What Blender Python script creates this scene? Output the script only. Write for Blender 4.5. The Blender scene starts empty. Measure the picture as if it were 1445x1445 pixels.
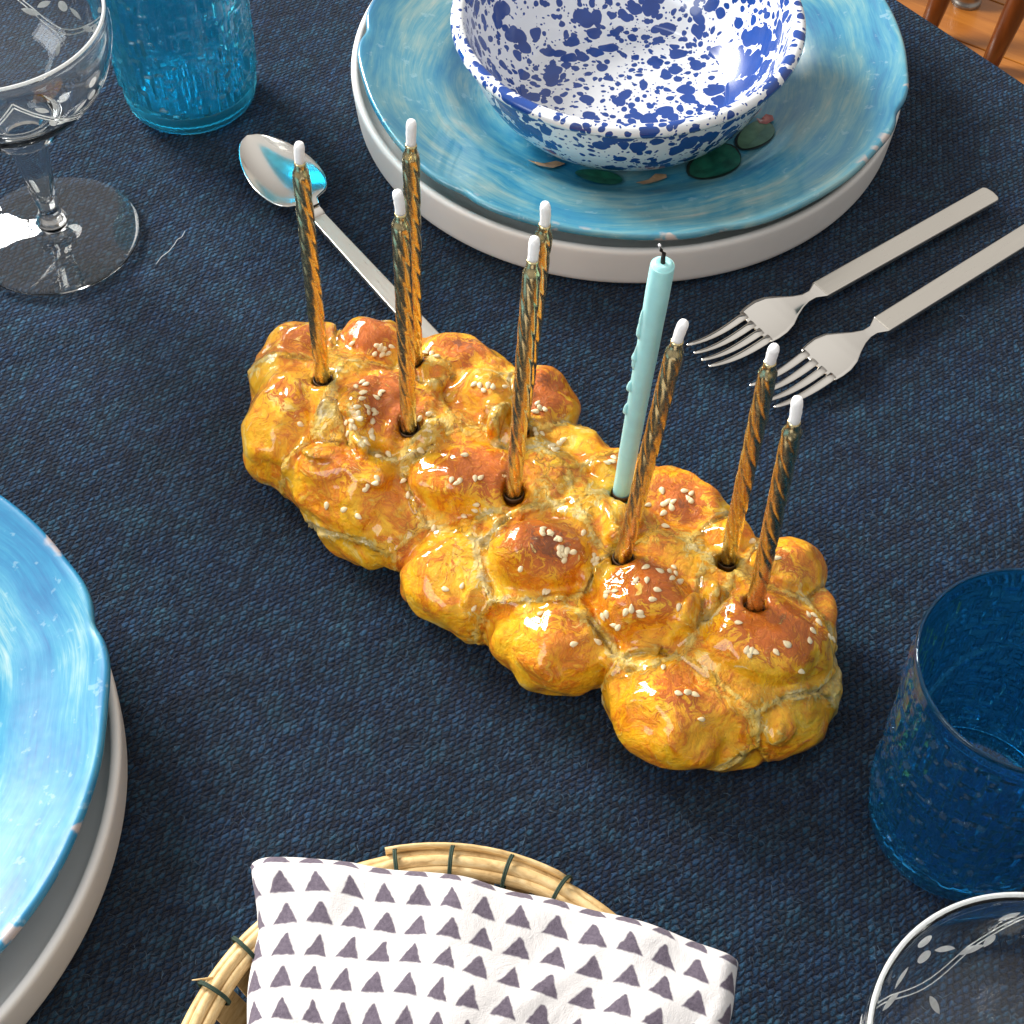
import bpy, bmesh, math, random
import numpy as np
from mathutils import Vector, Matrix, Quaternion, noise
from mathutils.bvhtree import BVHTree
random.seed(7)
R = math.radians
PI = math.pi
sc = bpy.context.scene
col = sc.collection

# ------------------------------------------------------------ camera, light
PITCH = R(54); DIST = 0.65; FPX = 2250.0; HALF = 722.5
CC, SS = math.cos(PITCH), math.sin(PITCH)
CAM = Vector((0, -DIST * CC, DIST * SS))
cd = bpy.data.cameras.new('camera')
cam = bpy.data.objects.new('camera', cd); col.objects.link(cam)
cam.location = CAM
cam.rotation_euler = (R(90) - PITCH, 0, 0)
cd.sensor_width = 36; cd.lens = FPX / 1445 * 36
cd.clip_start = 0.02; cd.clip_end = 50
sc.camera = cam

w = bpy.data.worlds.new('World'); sc.world = w; w.use_nodes = True
wn = w.node_tree.nodes; wl = w.node_tree.links
bg = wn['Background']; bg.inputs['Strength'].default_value = 0.78
tcw = wn.new('ShaderNodeTexCoord'); sx = wn.new('ShaderNodeSeparateXYZ'); rp = wn.new('ShaderNodeValToRGB')
mp = wn.new('ShaderNodeMapRange'); mp.inputs['From Min'].default_value = -1; mp.inputs['From Max'].default_value = 1
wl.new(tcw.outputs['Generated'], sx.inputs[0]); wl.new(sx.outputs['Z'], mp.inputs['Value'])
wl.new(mp.outputs[0], rp.inputs[0]); wl.new(rp.outputs[0], bg.inputs['Color'])
e = rp.color_ramp.elements
e[0].position = 0.0; e[0].color = (.16, .11, .08, 1)
e[1].position = 1.0; e[1].color = (.95, .92, .88, 1)
k = e.new(.5); k.color = (.42, .39, .36, 1)
k = e.new(.72); k.color = (.66, .63, .60, 1)

def area(name, loc, target, sx_, sy_, power, color):
    l = bpy.data.lights.new(name, 'AREA'); l.shape = 'RECTANGLE'; l.size = sx_; l.size_y = sy_
    l.energy = power; l.color = color
    o = bpy.data.objects.new(name, l); col.objects.link(o); o.location = loc
    d = Vector(target) - Vector(loc)
    o.rotation_euler = d.to_track_quat('-Z', 'Y').to_euler()
    return o
# the room's window: four panes, behind the table and a little to the left
WC = Vector((-1.62, 1.72, 1.25)); wd = (Vector((0, 0, 0)) - WC).normalized()
wr = wd.cross(Vector((0, 0, 1))).normalized(); wu = wr.cross(wd)
for i in (-1, 1):
    for j in (-1, 1):
        p = WC + wr * i * .25 + wu * j * .25
        area('window_pane_light', p, p + wd, .44, .44, 37, (1.0, .97, .92))
area('side_fill_light', (-1.75, -1.0, 1.35), (0, 0, 0), 1.3, 1.1, 19, (.93, .97, 1.0))  # soft fill lamp added on the left, not a window of the room
sc.view_settings.view_transform = 'Standard'; sc.view_settings.look = 'None'
sc.view_settings.exposure = 0.12; sc.view_settings.gamma = 1
sc.cycles.max_bounces = 14; sc.cycles.transmission_bounces = 12; sc.cycles.glossy_bounces = 5
sc.cycles.diffuse_bounces = 3
sc.cycles.caustics_reflective = False; sc.cycles.caustics_refractive = True
sc.cycles.blur_glossy = 0.5

# ------------------------------------------------------------ helpers
def P(x, y, z=0.0):
    """point of the place at height z seen along the photograph's pixel x, y"""
    u = (x - HALF) / FPX; v = -(y - HALF) / FPX
    d = Vector((u, CC + v * SS, -SS + v * CC))
    return CAM + d * ((z - CAM.z) / d.z)
def pixdir(x, y):
    u = (x - HALF) / FPX; v = -(y - HALF) / FPX
    return Vector((u, CC + v * SS, -SS + v * CC)).normalized()

def mesh(name, verts, faces, mat, parent=None, smooth=True):
    me = bpy.data.meshes.new(name)
    me.from_pydata([tuple(v) for v in verts], [], faces); me.update()
    if smooth: me.polygons.foreach_set('use_smooth', [True] * len(me.polygons))
    if mat: me.materials.append(mat)
    o = bpy.data.objects.new(name, me); col.objects.link(o)
    if parent: o.parent = parent
    return o
def from_bm(name, bm, mat, parent=None, smooth=True):
    me = bpy.data.meshes.new(name); bm.to_mesh(me); bm.free()
    if smooth: me.polygons.foreach_set('use_smooth', [True] * len(me.polygons))
    me.materials.append(mat)
    o = bpy.data.objects.new(name, me); col.objects.link(o)
    if parent: o.parent = parent
    return o
def empty(name, loc=(0, 0, 0), rz=0):
    o = bpy.data.objects.new(name, None); col.objects.link(o)
    o.location = loc; o.rotation_euler = (0, 0, rz); o.empty_display_size = .02
    return o
def tag(o, label=None, cat=None, group=None, kind=None):
    if label: o['label'] = label
    if cat: o['category'] = cat
    if group: o['group'] = group
    if kind: o['kind'] = kind
    return o
def link_copy(o, parent, loc=None):
    c = o.copy(); col.objects.link(c); c.parent = parent
    if loc is not None: c.location = loc
    return c

def lathe(profile, n=96, rfun=None, close=False):
    """profile (r,z) list -> verts, faces.  r==0 ends become poles"""
    V = []; F = []; rings = []
    for i, (r, z) in enumerate(profile):
        if r < 1e-6:
            V.append((0, 0, z)); rings.append([len(V) - 1])
        else:
            ring = []
            for j in range(n):
                a = 2 * PI * j / n
                rr, zz = (r, z) if rfun is None else rfun(r, z, a)
                V.append((rr * math.cos(a), rr * math.sin(a), zz)); ring.append(len(V) - 1)
            rings.append(ring)
    for A, B in zip(rings[:-1], rings[1:]):
        if len(A) == 1 and len(B) == 1: continue
        for j in range(n):
            k = (j + 1) % n
            if len(A) == 1: F.append((A[0], B[k], B[j]))
            elif len(B) == 1: F.append((A[j], A[k], B[0]))
            else: F.append((A[j], A[k], B[k], B[j]))
    return V, F
def smooth_profile(pts, sub=6):
    """Catmull-Rom through the profile points"""
    out = []
    n = len(pts)
    for i in range(n - 1):
        p0 = pts[max(i - 1, 0)]; p1 = pts[i]; p2 = pts[i + 1]; p3 = pts[min(i + 2, n - 1)]
        for s in range(sub):
            t = s / sub
            out.append(tuple(.5 * ((2 * p1[k]) + (-p0[k] + p2[k]) * t + (2 * p0[k] - 5 * p1[k] + 4 * p2[k] - p3[k]) * t * t
                                   + (-p0[k] + 3 * p1[k] - 3 * p2[k] + p3[k]) * t ** 3) for k in range(2)))
    out.append(pts[-1])
    return [(max(r, 0), z) for r, z in out]
def box_bm(bm, cx, cy, cz, sx_, sy_, sz_, mat=None, bevel=0):
    m = Matrix.Translation((cx, cy, cz)) @ (mat or Matrix.Identity(4)) @ Matrix.Diagonal((sx_, sy_, sz_, 1))
    r = bmesh.ops.create_cube(bm, size=1, matrix=m)
    if bevel:
        ed = list({e for v in r['verts'] for e in v.link_edges})
        bmesh.ops.bevel(bm, geom=ed, offset=bevel, segments=2, affect='EDGES', profile=.5)
def tube(path, radii, n=10, cap=True, twist=None):
    """swept tube along points, radii scalar list or (a,b) pairs"""
    V = []; F = []
    up0 = Vector((0, 0, 1))
    m = len(path)
    for i, p in enumerate(path):
        t = (path[min(i + 1, m - 1)] - path[max(i - 1, 0)]).normalized()
        ref = up0 if abs(t.z) < .9 else Vector((1, 0, 0))
        s = t.cross(ref).normalized(); u = s.cross(t)
        ra, rb = radii[i] if isinstance(radii[i], tuple) else (radii[i], radii[i])
        for j in range(n):
            a = 2 * PI * j / n
            V.append(p + s * (ra * math.cos(a)) + u * (rb * math.sin(a)))
    for i in range(m - 1):
        for j in range(n):
            k = (j + 1) % n
            F.append((i * n + j, i * n + k, (i + 1) * n + k, (i + 1) * n + j))
    if cap:
        F.append(tuple(range(n))[::-1]); F.append(tuple((m - 1) * n + j for j in range(n)))
    return V, F

# ------------------------------------------------------------ materials
class NT:
    def __init__(s, name):
        s.m = bpy.data.materials.new(name); s.m.use_nodes = True
        s.n = s.m.node_tree.nodes; s.l = s.m.node_tree.links
        s.b = s.n['Principled BSDF']; s.out = s.n['Material Output']
    def new(s, t, **kw):
        n = s.n.new('ShaderNode' + t)
        for k, v in kw.items(): setattr(n, k, v)
        return n
    def put(s, src, dst):
        if isinstance(src, (int, float)): dst.default_value = src
        elif isinstance(src, (tuple, list)):
            dst.default_value = tuple(src) if len(src) == len(dst.default_value) else (*src, 1)
        else: s.l.new(src, dst)
    def math(s, op, a, b=0.0, c=None, clamp=False):
        n = s.new('Math', operation=op, use_clamp=clamp); s.put(a, n.inputs[0]); s.put(b, n.inputs[1])
        if c is not None: s.put(c, n.inputs[2])
        return n.outputs[0]
    def mix(s, f, a, b, mode='MIX'):
        n = s.new('Mix', data_type='RGBA', blend_type=mode)
        s.put(f, n.inputs[0]); s.put(a, n.inputs[6]); s.put(b, n.inputs[7]); return n.outputs[2]
    def mixf(s, f, a, b):
        n = s.new('Mix', data_type='FLOAT'); s.put(f, n.inputs[0]); s.put(a, n.inputs[2]); s.put(b, n.inputs[3]); return n.outputs[0]
    def ramp(s, f, stops, interp='LINEAR'):
        n = s.new('ValToRGB'); n.color_ramp.interpolation = interp
        el = n.color_ramp.elements
        while len(el) < len(stops): el.new(.5)
        for e_, (p, c) in zip(el, stops):
            e_.position = p; e_.color = (*c, 1) if isinstance(c, tuple) else (c, c, c, 1)
        s.put(f, n.inputs[0]); return n.outputs[0]
    def step(s, f, lo, hi):
        n = s.new('MapRange', interpolation_type='SMOOTHSTEP'); s.put(f, n.inputs[0])
        n.inputs[1].default_value = lo; n.inputs[2].default_value = hi; return n.outputs[0]
    def coord(s, kind='Object'): return s.new('TexCoord').outputs[kind]
    def mapping(s, v, loc=(0, 0, 0), rot=(0, 0, 0), scale=(1, 1, 1)):
        n = s.new('Mapping'); s.put(v, n.inputs[0]); n.inputs[1].default_value = loc
        n.inputs[2].default_value = rot; n.inputs[3].default_value = scale; return n.outputs[0]
    def noise(s, v, scale, detail=3, rough=.5, dist=0, out='Fac'):
        n = s.new('TexNoise'); s.put(v, n.inputs['Vector']); n.inputs['Scale'].default_value = scale
        n.inputs['Detail'].default_value = detail; n.inputs['Roughness'].default_value = rough
        n.inputs['Distortion'].default_value = dist; return n.outputs[out]
    def voro(s, v, scale, feature='F1', rnd=1, out='Distance'):
        n = s.new('TexVoronoi', feature=feature); s.put(v, n.inputs['Vector']); n.inputs['Scale'].default_value = scale
        n.inputs['Randomness'].default_value = rnd; return n.outputs[out]
    def sep(s, v):
        n = s.new('SeparateXYZ'); s.put(v, n.inputs[0]); return n.outputs
    def comb(s, x, y, z=0.0):
        n = s.new('CombineXYZ'); s.put(x, n.inputs[0]); s.put(y, n.inputs[1]); s.put(z, n.inputs[2]); return n.outputs[0]
    def vadd(s, a, b, scale=1.0):
        m = s.new('VectorMath', operation='SCALE'); s.put(b, m.inputs[0]); m.inputs['Scale'].default_value = scale
        n = s.new('VectorMath', operation='ADD'); s.put(a, n.inputs[0]); s.l.new(m.outputs[0], n.inputs[1]); return n.outputs[0]
    def bump(s, h, dist, strength=1.0, normal=None):
        n = s.new('Bump'); s.put(h, n.inputs['Height']); n.inputs['Distance'].default_value = dist
        n.inputs['Strength'].default_value = strength
        if normal is not None: s.l.new(normal, n.inputs['Normal'])
        s.l.new(n.outputs[0], s.b.inputs['Normal']); return n.outputs[0]
    def set(s, **kw):
        for k, v in kw.items(): s.put(v, s.b.inputs[k.replace('_', ' ')])
        return s.m
    def attr(s, name):
        return s.new('Attribute', attribute_name=name).outputs['Fac']

def m_simple(name, c, rough=.4, metal=0, coat=0, nscale=60, amp=.12, bump=0, bscale=200, **kw):
    t = NT(name); v = t.coord()
    n_ = t.noise(v, nscale, 4, .6)
    lo = tuple(x * (1 - amp) for x in c); hi = tuple(min(1, x * (1 + amp)) for x in c)
    t.set(Base_Color=t.ramp(n_, [(.3, lo), (.7, hi)]), Roughness=rough, Metallic=metal, Coat_Weight=coat, **kw)
    if bump: t.bump(t.noise(v, bscale, 3), bump)
    return t.m

def m_cloth():
    t = NT('navy_wool_weave'); v = t.coord()
    v = t.mapping(v, rot=(0, 0, R(-51.5 - 31)))
    wob = t.new('VectorMath', operation='SUBTRACT'); t.l.new(t.noise(v, 38, 2, .6, out='Color'), wob.inputs[0]); wob.inputs[1].default_value = (.5, .5, .5)
    v1 = t.vadd(v, wob.outputs[0], .0022)
    wob2 = t.new('VectorMath', operation='SUBTRACT'); t.l.new(t.noise(v, 420, 2, .6, out='Color'), wob2.inputs[0]); wob2.inputs[1].default_value = (.5, .5, .5)
    v1 = t.vadd(v1, wob2.outputs[0], .0026)
    x, y, z = t.sep(v1)
    w_ = t.math('MULTIPLY', y, 1 / .00205); cw = t.math('FLOOR', w_)
    off = t.new('TexWhiteNoise', noise_dimensions='1D'); t.put(cw, off.inputs['W'])
    u = t.math('ADD', t.math('MULTIPLY', x, 1 / .0033), t.math('ADD', t.math('MULTIPLY', t.math('MODULO', t.math('ABSOLUTE', cw), 2), .5), t.math('MULTIPLY', off.outputs['Value'], .22)))
    fw = t.math('SUBTRACT', t.math('FRACT', w_), .5)
    u = t.math('ADD', u, t.math('MULTIPLY', fw, -.38))      # each stitch leans a little
    cu = t.math('FLOOR', u); fu = t.math('SUBTRACT', t.math('FRACT', u), .5)
    cosu = t.math('COSINE', t.math('MULTIPLY', fu, PI)); cosw = t.math('COSINE', t.math('MULTIPLY', fw, PI))
    h = t.math('MULTIPLY', t.math('POWER', t.math('MAXIMUM', cosw, .001), .7), t.math('POWER', t.math('MAXIMUM', cosu, .001), .75))
    wnz = t.new('TexWhiteNoise'); t.put(t.comb(cu, cw), wnz.inputs['Vector']); rnd = wnz.outputs['Value']
    fib = t.noise(t.mapping(v1, rot=(0, 0, R(20)), scale=(1, 3, 1)), 1500, 3, .7)
    h2 = t.math('ADD', t.math('MULTIPLY', h, t.math('ADD', t.math('MULTIPLY', rnd, .5), .7)), t.math('MULTIPLY', fib, .55))
    big = t.noise(v, 9, 4, .6); mid = t.noise(v, 120, 4, .7)
    tone = t.math('ADD', t.math('ADD', t.math('MULTIPLY', rnd, .24), t.math('MULTIPLY', fib, .60)), t.math('ADD', t.math('MULTIPLY', mid, .30), t.math('MULTIPLY', big, .26)))
    c = t.ramp(tone, [(.50, (.0012, .008, .024)), (.69, (.006, .032, .072)), (.88, (.028, .095, .17)), (1.08, (.11, .24, .35))])
    hue = t.ramp(t.noise(v, 60, 3, .6), [(.35, (.92, 1.0, 1.28)), (.65, (1.0, 1.2, 1.15))])
    c = t.mix(1, c, hue, 'MULTIPLY')
    gap = t.step(h, .15, .85)     # shade between the yarns, painted darker into the colour
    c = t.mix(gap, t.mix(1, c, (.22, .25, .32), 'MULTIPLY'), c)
    b1 = t.bump(h2, .0024, 1.0)
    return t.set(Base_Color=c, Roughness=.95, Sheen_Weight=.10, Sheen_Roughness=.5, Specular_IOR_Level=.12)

def m_bread():
    t = NT('glazed_painted_bread'); v = t.coord()
    seam = t.attr('seam'); brown = t.attr('brown')
    wv = t.vadd(v, t.noise(v, 45, 3, .6, out='Color'), .016)
    n1 = t.noise(wv, 55, 6, .68, .8); n2 = t.noise(wv, 150, 6, .7, 1.6); n3 = t.noise(v, 26, 3, .5)
    base = t.ramp(n1, [(.30, (1.0, .70, .20)), (.39, (1.0, .56, .015)), (.50, (.98, .42, .003)), (.57, (.80, .21, .002)), (.64, (.98, .50, .02)), (.74, (1.0, .72, .24))])
    fac = t.math('ADD', t.math('MULTIPLY', brown, 1.0), t.math('MULTIPLY', t.math('SUBTRACT', n2, .5), 1.9))
    c = t.mix(t.step(fac, .48, .66), base, t.ramp(n2, [(.3, (.86, .26, .002)), (.48, (.58, .115, .001)), (.62, (.70, .18, .002)), (.75, (.95, .42, .01))]))
    c = t.mix(t.math('MULTIPLY', t.step(t.math('ADD', fac, t.math('MULTIPLY', t.math('SUBTRACT', n3, .5), 2.2)), .98, 1.22), .85), c, (.20, .050, .012))
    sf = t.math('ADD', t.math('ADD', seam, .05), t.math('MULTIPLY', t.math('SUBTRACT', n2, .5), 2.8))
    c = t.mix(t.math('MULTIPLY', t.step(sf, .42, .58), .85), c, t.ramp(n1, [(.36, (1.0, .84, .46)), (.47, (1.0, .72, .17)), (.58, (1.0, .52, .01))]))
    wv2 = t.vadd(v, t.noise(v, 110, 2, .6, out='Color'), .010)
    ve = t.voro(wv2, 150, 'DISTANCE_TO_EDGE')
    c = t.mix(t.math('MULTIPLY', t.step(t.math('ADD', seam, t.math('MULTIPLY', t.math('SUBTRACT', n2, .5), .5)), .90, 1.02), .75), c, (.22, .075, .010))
    # thin darker lines where flakes of the crust meet
    line = t.math('MULTIPLY', t.math('SUBTRACT', 1, t.step(ve, .0, .055)), t.math('MULTIPLY', t.step(n1, .50, .62), t.math('ADD', .15, t.math('MULTIPLY', t.step(seam, .1, .5), .6))))
    c = t.mix(line, c, (.25, .09, .012))
    h = t.math('ADD', t.math('MULTIPLY', n2, .8), t.math('MULTIPLY', t.math('MULTIPLY', t.step(ve, 0, .25), .22), t.math('ADD', .25, seam)))
    h = t.math('ADD', h, t.math('MULTIPLY', n1, .9))
    h = t.math('MULTIPLY', h, t.math('ADD', .50, t.math('MULTIPLY', t.step(seam, .05, .6), .60)))
    t.bump(h, .0042, 1.0)
    return t.set(Base_Color=c, Roughness=.42, Coat_Weight=.9, Coat_Roughness=.035, Specular_IOR_Level=.25, Coat_IOR=1.5, Subsurface_Weight=.0)

def m_plate(seed, strong):
    t = NT('blue_brushed_glaze'); v = t.coord()
    x, y, z = t.sep(v)
    r = t.math('SQRT', t.math('ADD', t.math('MULTIPLY', x, x), t.math('MULTIPLY', y, y)))
    ang = t.math('ARCTAN2', y, x)
    ca = t.math('DIVIDE', x, t.math('MAXIMUM', r, .004)); sa = t.math('DIVIDE', y, t.math('MAXIMUM', r, .004))
    rr = t.math('ADD', t.math('MULTIPLY', r, 60), t.math('MULTIPLY', t.noise(v, 10, 2, .5), 1.9))
    pv = t.comb(t.math('MULTIPLY', ca, 1.1), t.math('MULTIPLY', sa, 1.1), t.math('ADD', rr, seed))
    n1 = t.noise(t.mapping(pv, scale=(1.5, 1.5, .8)), 1.1, 4, .6, .25); n2 = t.noise(t.mapping(pv, scale=(2.2, 2.2, 6)), 1.2, 6, .75, .15)
    n3 = t.noise(v, 160, 3, .6)
    f = t.math('ADD', t.math('MULTIPLY', n1, .62), t.math('MULTIPLY', n2, .38))
    if strong:
        c = t.ramp(f, [(.34, (.004, .12, .30)), (.46, (.010, .20, .39)), (.55, (.035, .27, .43)), (.62, (.16, .38, .45)), (.72, (.40, .49, .49))])
    else:
        c = t.ramp(f, [(.34, (.006, .13, .28)), (.44, (.022, .21, .35)), (.52, (.08, .28, .36)), (.59, (.19, .35, .36)), (.68, (.38, .42, .37))])
    # bare clay specks along the knocked rim
    edge = t.step(r, .127, .1315)
    chip = t.math('MULTIPLY', edge, t.step(t.noise(v, 70, 3, .5), .60, .66))
    c = t.mix(t.math('MULTIPLY', chip, .8), c, (.55, .42, .36))
    c = t.mix(t.math('MULTIPLY', t.step(n3, .62, .7), .25), c, (.45, .6, .64))
    t.bump(t.math('ADD', t.math('MULTIPLY', n1, 1.0), t.math('MULTIPLY', t.noise(v, 45, 3), .8)), .0006, .5)
    return t.set(Base_Color=c, Roughness=.38, Coat_Weight=.45 if strong else .85, Coat_Roughness=.05)

def m_splatter():
    t = NT('blue_splatter_enamel'); v = t.coord()
    x, y, z = t.sep(v)
    wv = t.vadd(v, t.noise(v, 80, 1.5, .5, out='Color'), .008)
    a = t.voro(wv, 110, 'F1', .9); b = t.voro(t.mapping(wv, loc=(3, 1, 2)), 210, 'F1', 1); c3 = t.voro(t.mapping(wv, loc=(1, 5, 2)), 380, 'F1', 1)
    big = t.noise(v, 28, 2, .5)
    m1 = t.math('SUBTRACT', 1, t.step(t.math('SUBTRACT', a, t.math('MULTIPLY', big, .72)), .045, .065))
    m2 = t.math('SUBTRACT', 1, t.step(t.math('SUBTRACT', b, t.math('MULTIPLY', big, .56)), .06, .09))
    m3 = t.math('SUBTRACT', 1, t.step(t.math('SUBTRACT', c3, t.math('MULTIPLY', big, .25)), .08, .12))
    m = t.math('MAXIMUM', m1, t.math('MAXIMUM', m2, m3))
    blue = t.mix(t.noise(v, 90, 2), (.002, .030, .19), (.006, .065, .33))
    c = t.mix(m, (.80, .82, .84), blue)
    t.bump(t.math('ADD', t.math('MULTIPLY', m, .3), t.noise(v, 40, 2)), .0003, .4)
    return t.set(Base_Color=c, Roughness=.22, Coat_Weight=.6, Coat_Roughness=.05)

def m_napkin():
    t = NT('cotton_triangle_print'); uv = t.new('UVMap').outputs[0]
    wob = t.new('VectorMath', operation='SUBTRACT'); t.l.new(t.noise(uv, 330, 2, .5, out='Color'), wob.inputs[0]); wob.inputs[1].default_value = (.5, .5, .5)
    q = t.vadd(uv, wob.outputs[0], .0014)
    wob2 = t.new('VectorMath', operation='SUBTRACT'); t.l.new(t.noise(uv, 25, 1, .5, out='Color'), wob2.inputs[0]); wob2.inputs[1].default_value = (.5, .5, .5)
    q = t.vadd(q, wob2.outputs[0], .005)
    x, y, z = t.sep(q)
    yy = t.math('DIVIDE', y, .0100); row = t.math('FLOOR', yy); fy = t.math('FRACT', yy)
    xx = t.math('ADD', t.math('DIVIDE', x, .0117), t.math('MULTIPLY', row, .10)); cx = t.math('FLOOR', xx)
    fx = t.math('ABSOLUTE', t.math('SUBTRACT', t.math('FRACT', xx), .5))
    wnz = t.new('TexWhiteNoise'); t.put(t.comb(cx, row), wnz.inputs['Vector'])
    sz = t.math('ADD', t.math('MULTIPLY', wnz.outputs['Value'], .05), .372)
    top = t.math('SUBTRACT', sz, t.math('MULTIPLY', t.math('SUBTRACT', fy, .14), .50))  # half width falls with height
    inside = t.math('MULTIPLY', t.step(t.math('SUBTRACT', top, fx), -.02, .05), t.math('MULTIPLY', t.step(fy, .12, .20), t.math('SUBTRACT', 1, t.step(fy, .80, .87))))
    ink = t.ramp(t.noise(uv, 900, 3, .6), [(.3, (.10, .08, .11)), (.7, (.17, .14, .18))])
    c = t.mix(inside, (.74, .71, .70), ink)
    wv = t.math('ADD', t.noise(uv, 75, 5, .6, .4), t.math('MULTIPLY', t.noise(uv, 2200, 2), .15))
    t.bump(wv, .0016, .6)
    return t.set(Base_Color=c, Roughness=.85, Sheen_Weight=.1, Specular_IOR_Level=.2)

def m_glass(name, c, rough=.0, bump=0, tr=1.0):
    t = NT(name)
    t.set(Base_Color=c, Roughness=rough, Transmission_Weight=tr, IOR=1.46)
    if bump: t.bump(t.noise(t.coord(), 90, 2), bump, .3)
    return t.m
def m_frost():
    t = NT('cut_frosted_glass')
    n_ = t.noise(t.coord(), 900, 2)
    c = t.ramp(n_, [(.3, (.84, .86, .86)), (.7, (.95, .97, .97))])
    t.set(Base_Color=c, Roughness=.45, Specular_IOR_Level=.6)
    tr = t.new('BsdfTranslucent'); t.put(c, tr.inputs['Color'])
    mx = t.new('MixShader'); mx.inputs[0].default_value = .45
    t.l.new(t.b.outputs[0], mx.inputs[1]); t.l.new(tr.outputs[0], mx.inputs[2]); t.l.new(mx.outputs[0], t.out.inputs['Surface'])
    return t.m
def m_gold():
    t = NT('gold_metallic_wax'); v = t.coord()
    n_ = t.noise(t.mapping(v, scale=(1, 1, .25)), 260, 4, .6)
    n2 = t.noise(v, 900, 2)
    t.bump(n_, .00025, .4)
    return t.set(Base_Color=t.ramp(n_, [(.3, (.70, .58, .30)), (.55, (.76, .64, .36)), (.75, (.82, .71, .44))]),
                 Metallic=1.0, Roughness=t.ramp(n2, [(.3, .20), (.7, .30)]))
def m_steel():
    t = NT('brushed_steel'); v = t.coord()
    n_ = t.noise(t.mapping(v, scale=(1, 14, 14)), 60, 4, .6)
    return t.set(Base_Color=(.74, .70, .63), Metallic=1, Roughness=t.ramp(n_, [(.3, .26), (.7, .38)]))
def m_polished(rough=.10):
    t = NT('polished_steel')
    return t.set(Base_Color=t.mix(t.noise(t.coord(), 30, 2), (.80, .76, .70), (.86, .83, .78)), Metallic=1, Roughness=rough)
def m_wood(name, dark, light, scale=(3, 30, 30), rough=.35, coat=.3):
    t = NT(name); v = t.coord()
    oi = t.new('ObjectInfo').outputs['Random']
    v = t.vadd(v, t.comb(t.math('MULTIPLY', oi, 7), oi, oi))
    n_ = t.noise(t.mapping(v, scale=scale), 2.2, 6, .62, .8)
    return t.set(Base_Color=t.ramp(n_, [(.3, dark), (.7, light)]), Roughness=rough, Coat_Weight=coat, Coat_Roughness=.15)
def m_cane():
    t = NT('split_cane'); v = t.coord()
    n_ = t.noise(t.mapping(v, scale=(1, 1, 6)), 160, 5, .6, .5)
    t.bump(n_, .0004, .5)
    return t.set(Base_Color=t.ramp(n_, [(.3, (.42, .25, .09)), (.5, (.66, .45, .20)), (.72, (.78, .60, .32))]), Roughness=.5)

M = dict(cloth=m_cloth(), bread=m_bread(), plateA=m_plate(0, False), plateB=m_plate(21.3, True), splat=m_splatter(),
         napkin=m_napkin(), clear=m_glass('clear_glass', (.97, .985, .98)), blueglass=m_glass('blue_tinted_glass', (.065, .55, .95), tr=.975), blueglass_lit=m_glass('blue_tinted_glass_lit', (.10, .75, 1.0), .0, tr=.88),  # left tumbler: same blue glass with the passing light put into its tint
         frost=m_frost(), gold=m_gold(), steel=m_steel(), polished=m_polished(), spoonsteel=m_polished(.14), cane=m_cane(),
         white=m_simple('matt_white_stoneware', (.84, .82, .79), .42, nscale=40, amp=.03, coat=.15),
         wick=m_simple('white_cotton_wick', (.95, .95, .95), .6, nscale=900, amp=.04, bump=.0002, bscale=900, Subsurface_Weight=.6, Subsurface_Radius=(1.0, 1.0, 1.0), Subsurface_Scale=.003),
         burnt=m_simple('burnt_wick', (.015, .012, .010), .9, nscale=900, amp=.5, bump=.0003, bscale=1500),
         blue_wax=m_simple('pale_blue_wax', (.46, .86, .86), .38, nscale=120, amp=.06, bump=.0001, bscale=300, Subsurface_Weight=.35, Subsurface_Radius=(.4, .9, 1.0), Subsurface_Scale=.004),
         seed=m_simple('sesame_cream', (.86, .70, .42), .45, nscale=500, amp=.14, coat=.4),
         thread=m_simple('dark_green_thread', (.018, .04, .025), .8, nscale=2000, amp=.4),
         floor=m_wood('orange_oak_floor', (.34, .105, .012), (.54, .20, .030), (2, 22, 22)),
         floor_base=m_simple('floor_gap', (.07, .025, .008), .8),
         chairwood=m_wood('dark_cherry_wood', (.055, .011, .003), (.15, .038, .007), (20, 20, 3), .3, .5),
         cap=m_simple('dull_metal_cap', (.35, .33, .30), .35, metal=.9),
         cactus=m_simple('green_underglaze', (.014, .12, .075), .28, nscale=130, amp=.5, coat=.8),
         cactus2=m_simple('olive_underglaze', (.11, .22, .13), .28, nscale=130, amp=.35, coat=.8),
         red=m_simple('red_underglaze', (.42, .09, .07), .28, nscale=200, amp=.3, coat=.8),
         tan=m_simple('tan_underglaze', (.48, .30, .16), .28, nscale=200, amp=.25, coat=.8),
         ink=m_simple('dark_outline_glaze', (.02, .03, .025), .3, coat=.8),
         socket=m_simple('tarnished_brass', (.12, .07, .035), .5, metal=.5, nscale=400, amp=.3))

# ------------------------------------------------------------ floor, table, tablecloth
FLOORZ = -.74
EDGE_A = P(1290, 0); EDGE_B = P(1445, 102)
eang = math.atan2(EDGE_B.y - EDGE_A.y, EDGE_B.x - EDGE_A.x)
ex = Vector((math.cos(eang), math.sin(eang), 0)); en = Vector((-ex.y, ex.x, 0))   # en points off the table
floor = mesh('floor', [(-3, -3, FLOORZ - .012), (4, -3, FLOORZ - .012), (4, 5, FLOORZ - .012), (-3, 5, FLOORZ - .012)], [(0, 1, 2, 3)], M['floor_base'], smooth=False)
tag(floor, kind='structure')
fp = P(1400, 60, FLOORZ)
pb = bmesh.new(); box_bm(pb, 0, 0, -.006, 1.6, .0965, .012, bevel=.0012)
plank0 = from_bm('floor_plank', pb, M['floor'], floor, smooth=False)
pang = R(-33)
px_, py_ = Vector((math.cos(pang), math.sin(pang), 0)), Vector((-math.sin(pang), math.cos(pang), 0))
first = True
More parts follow.
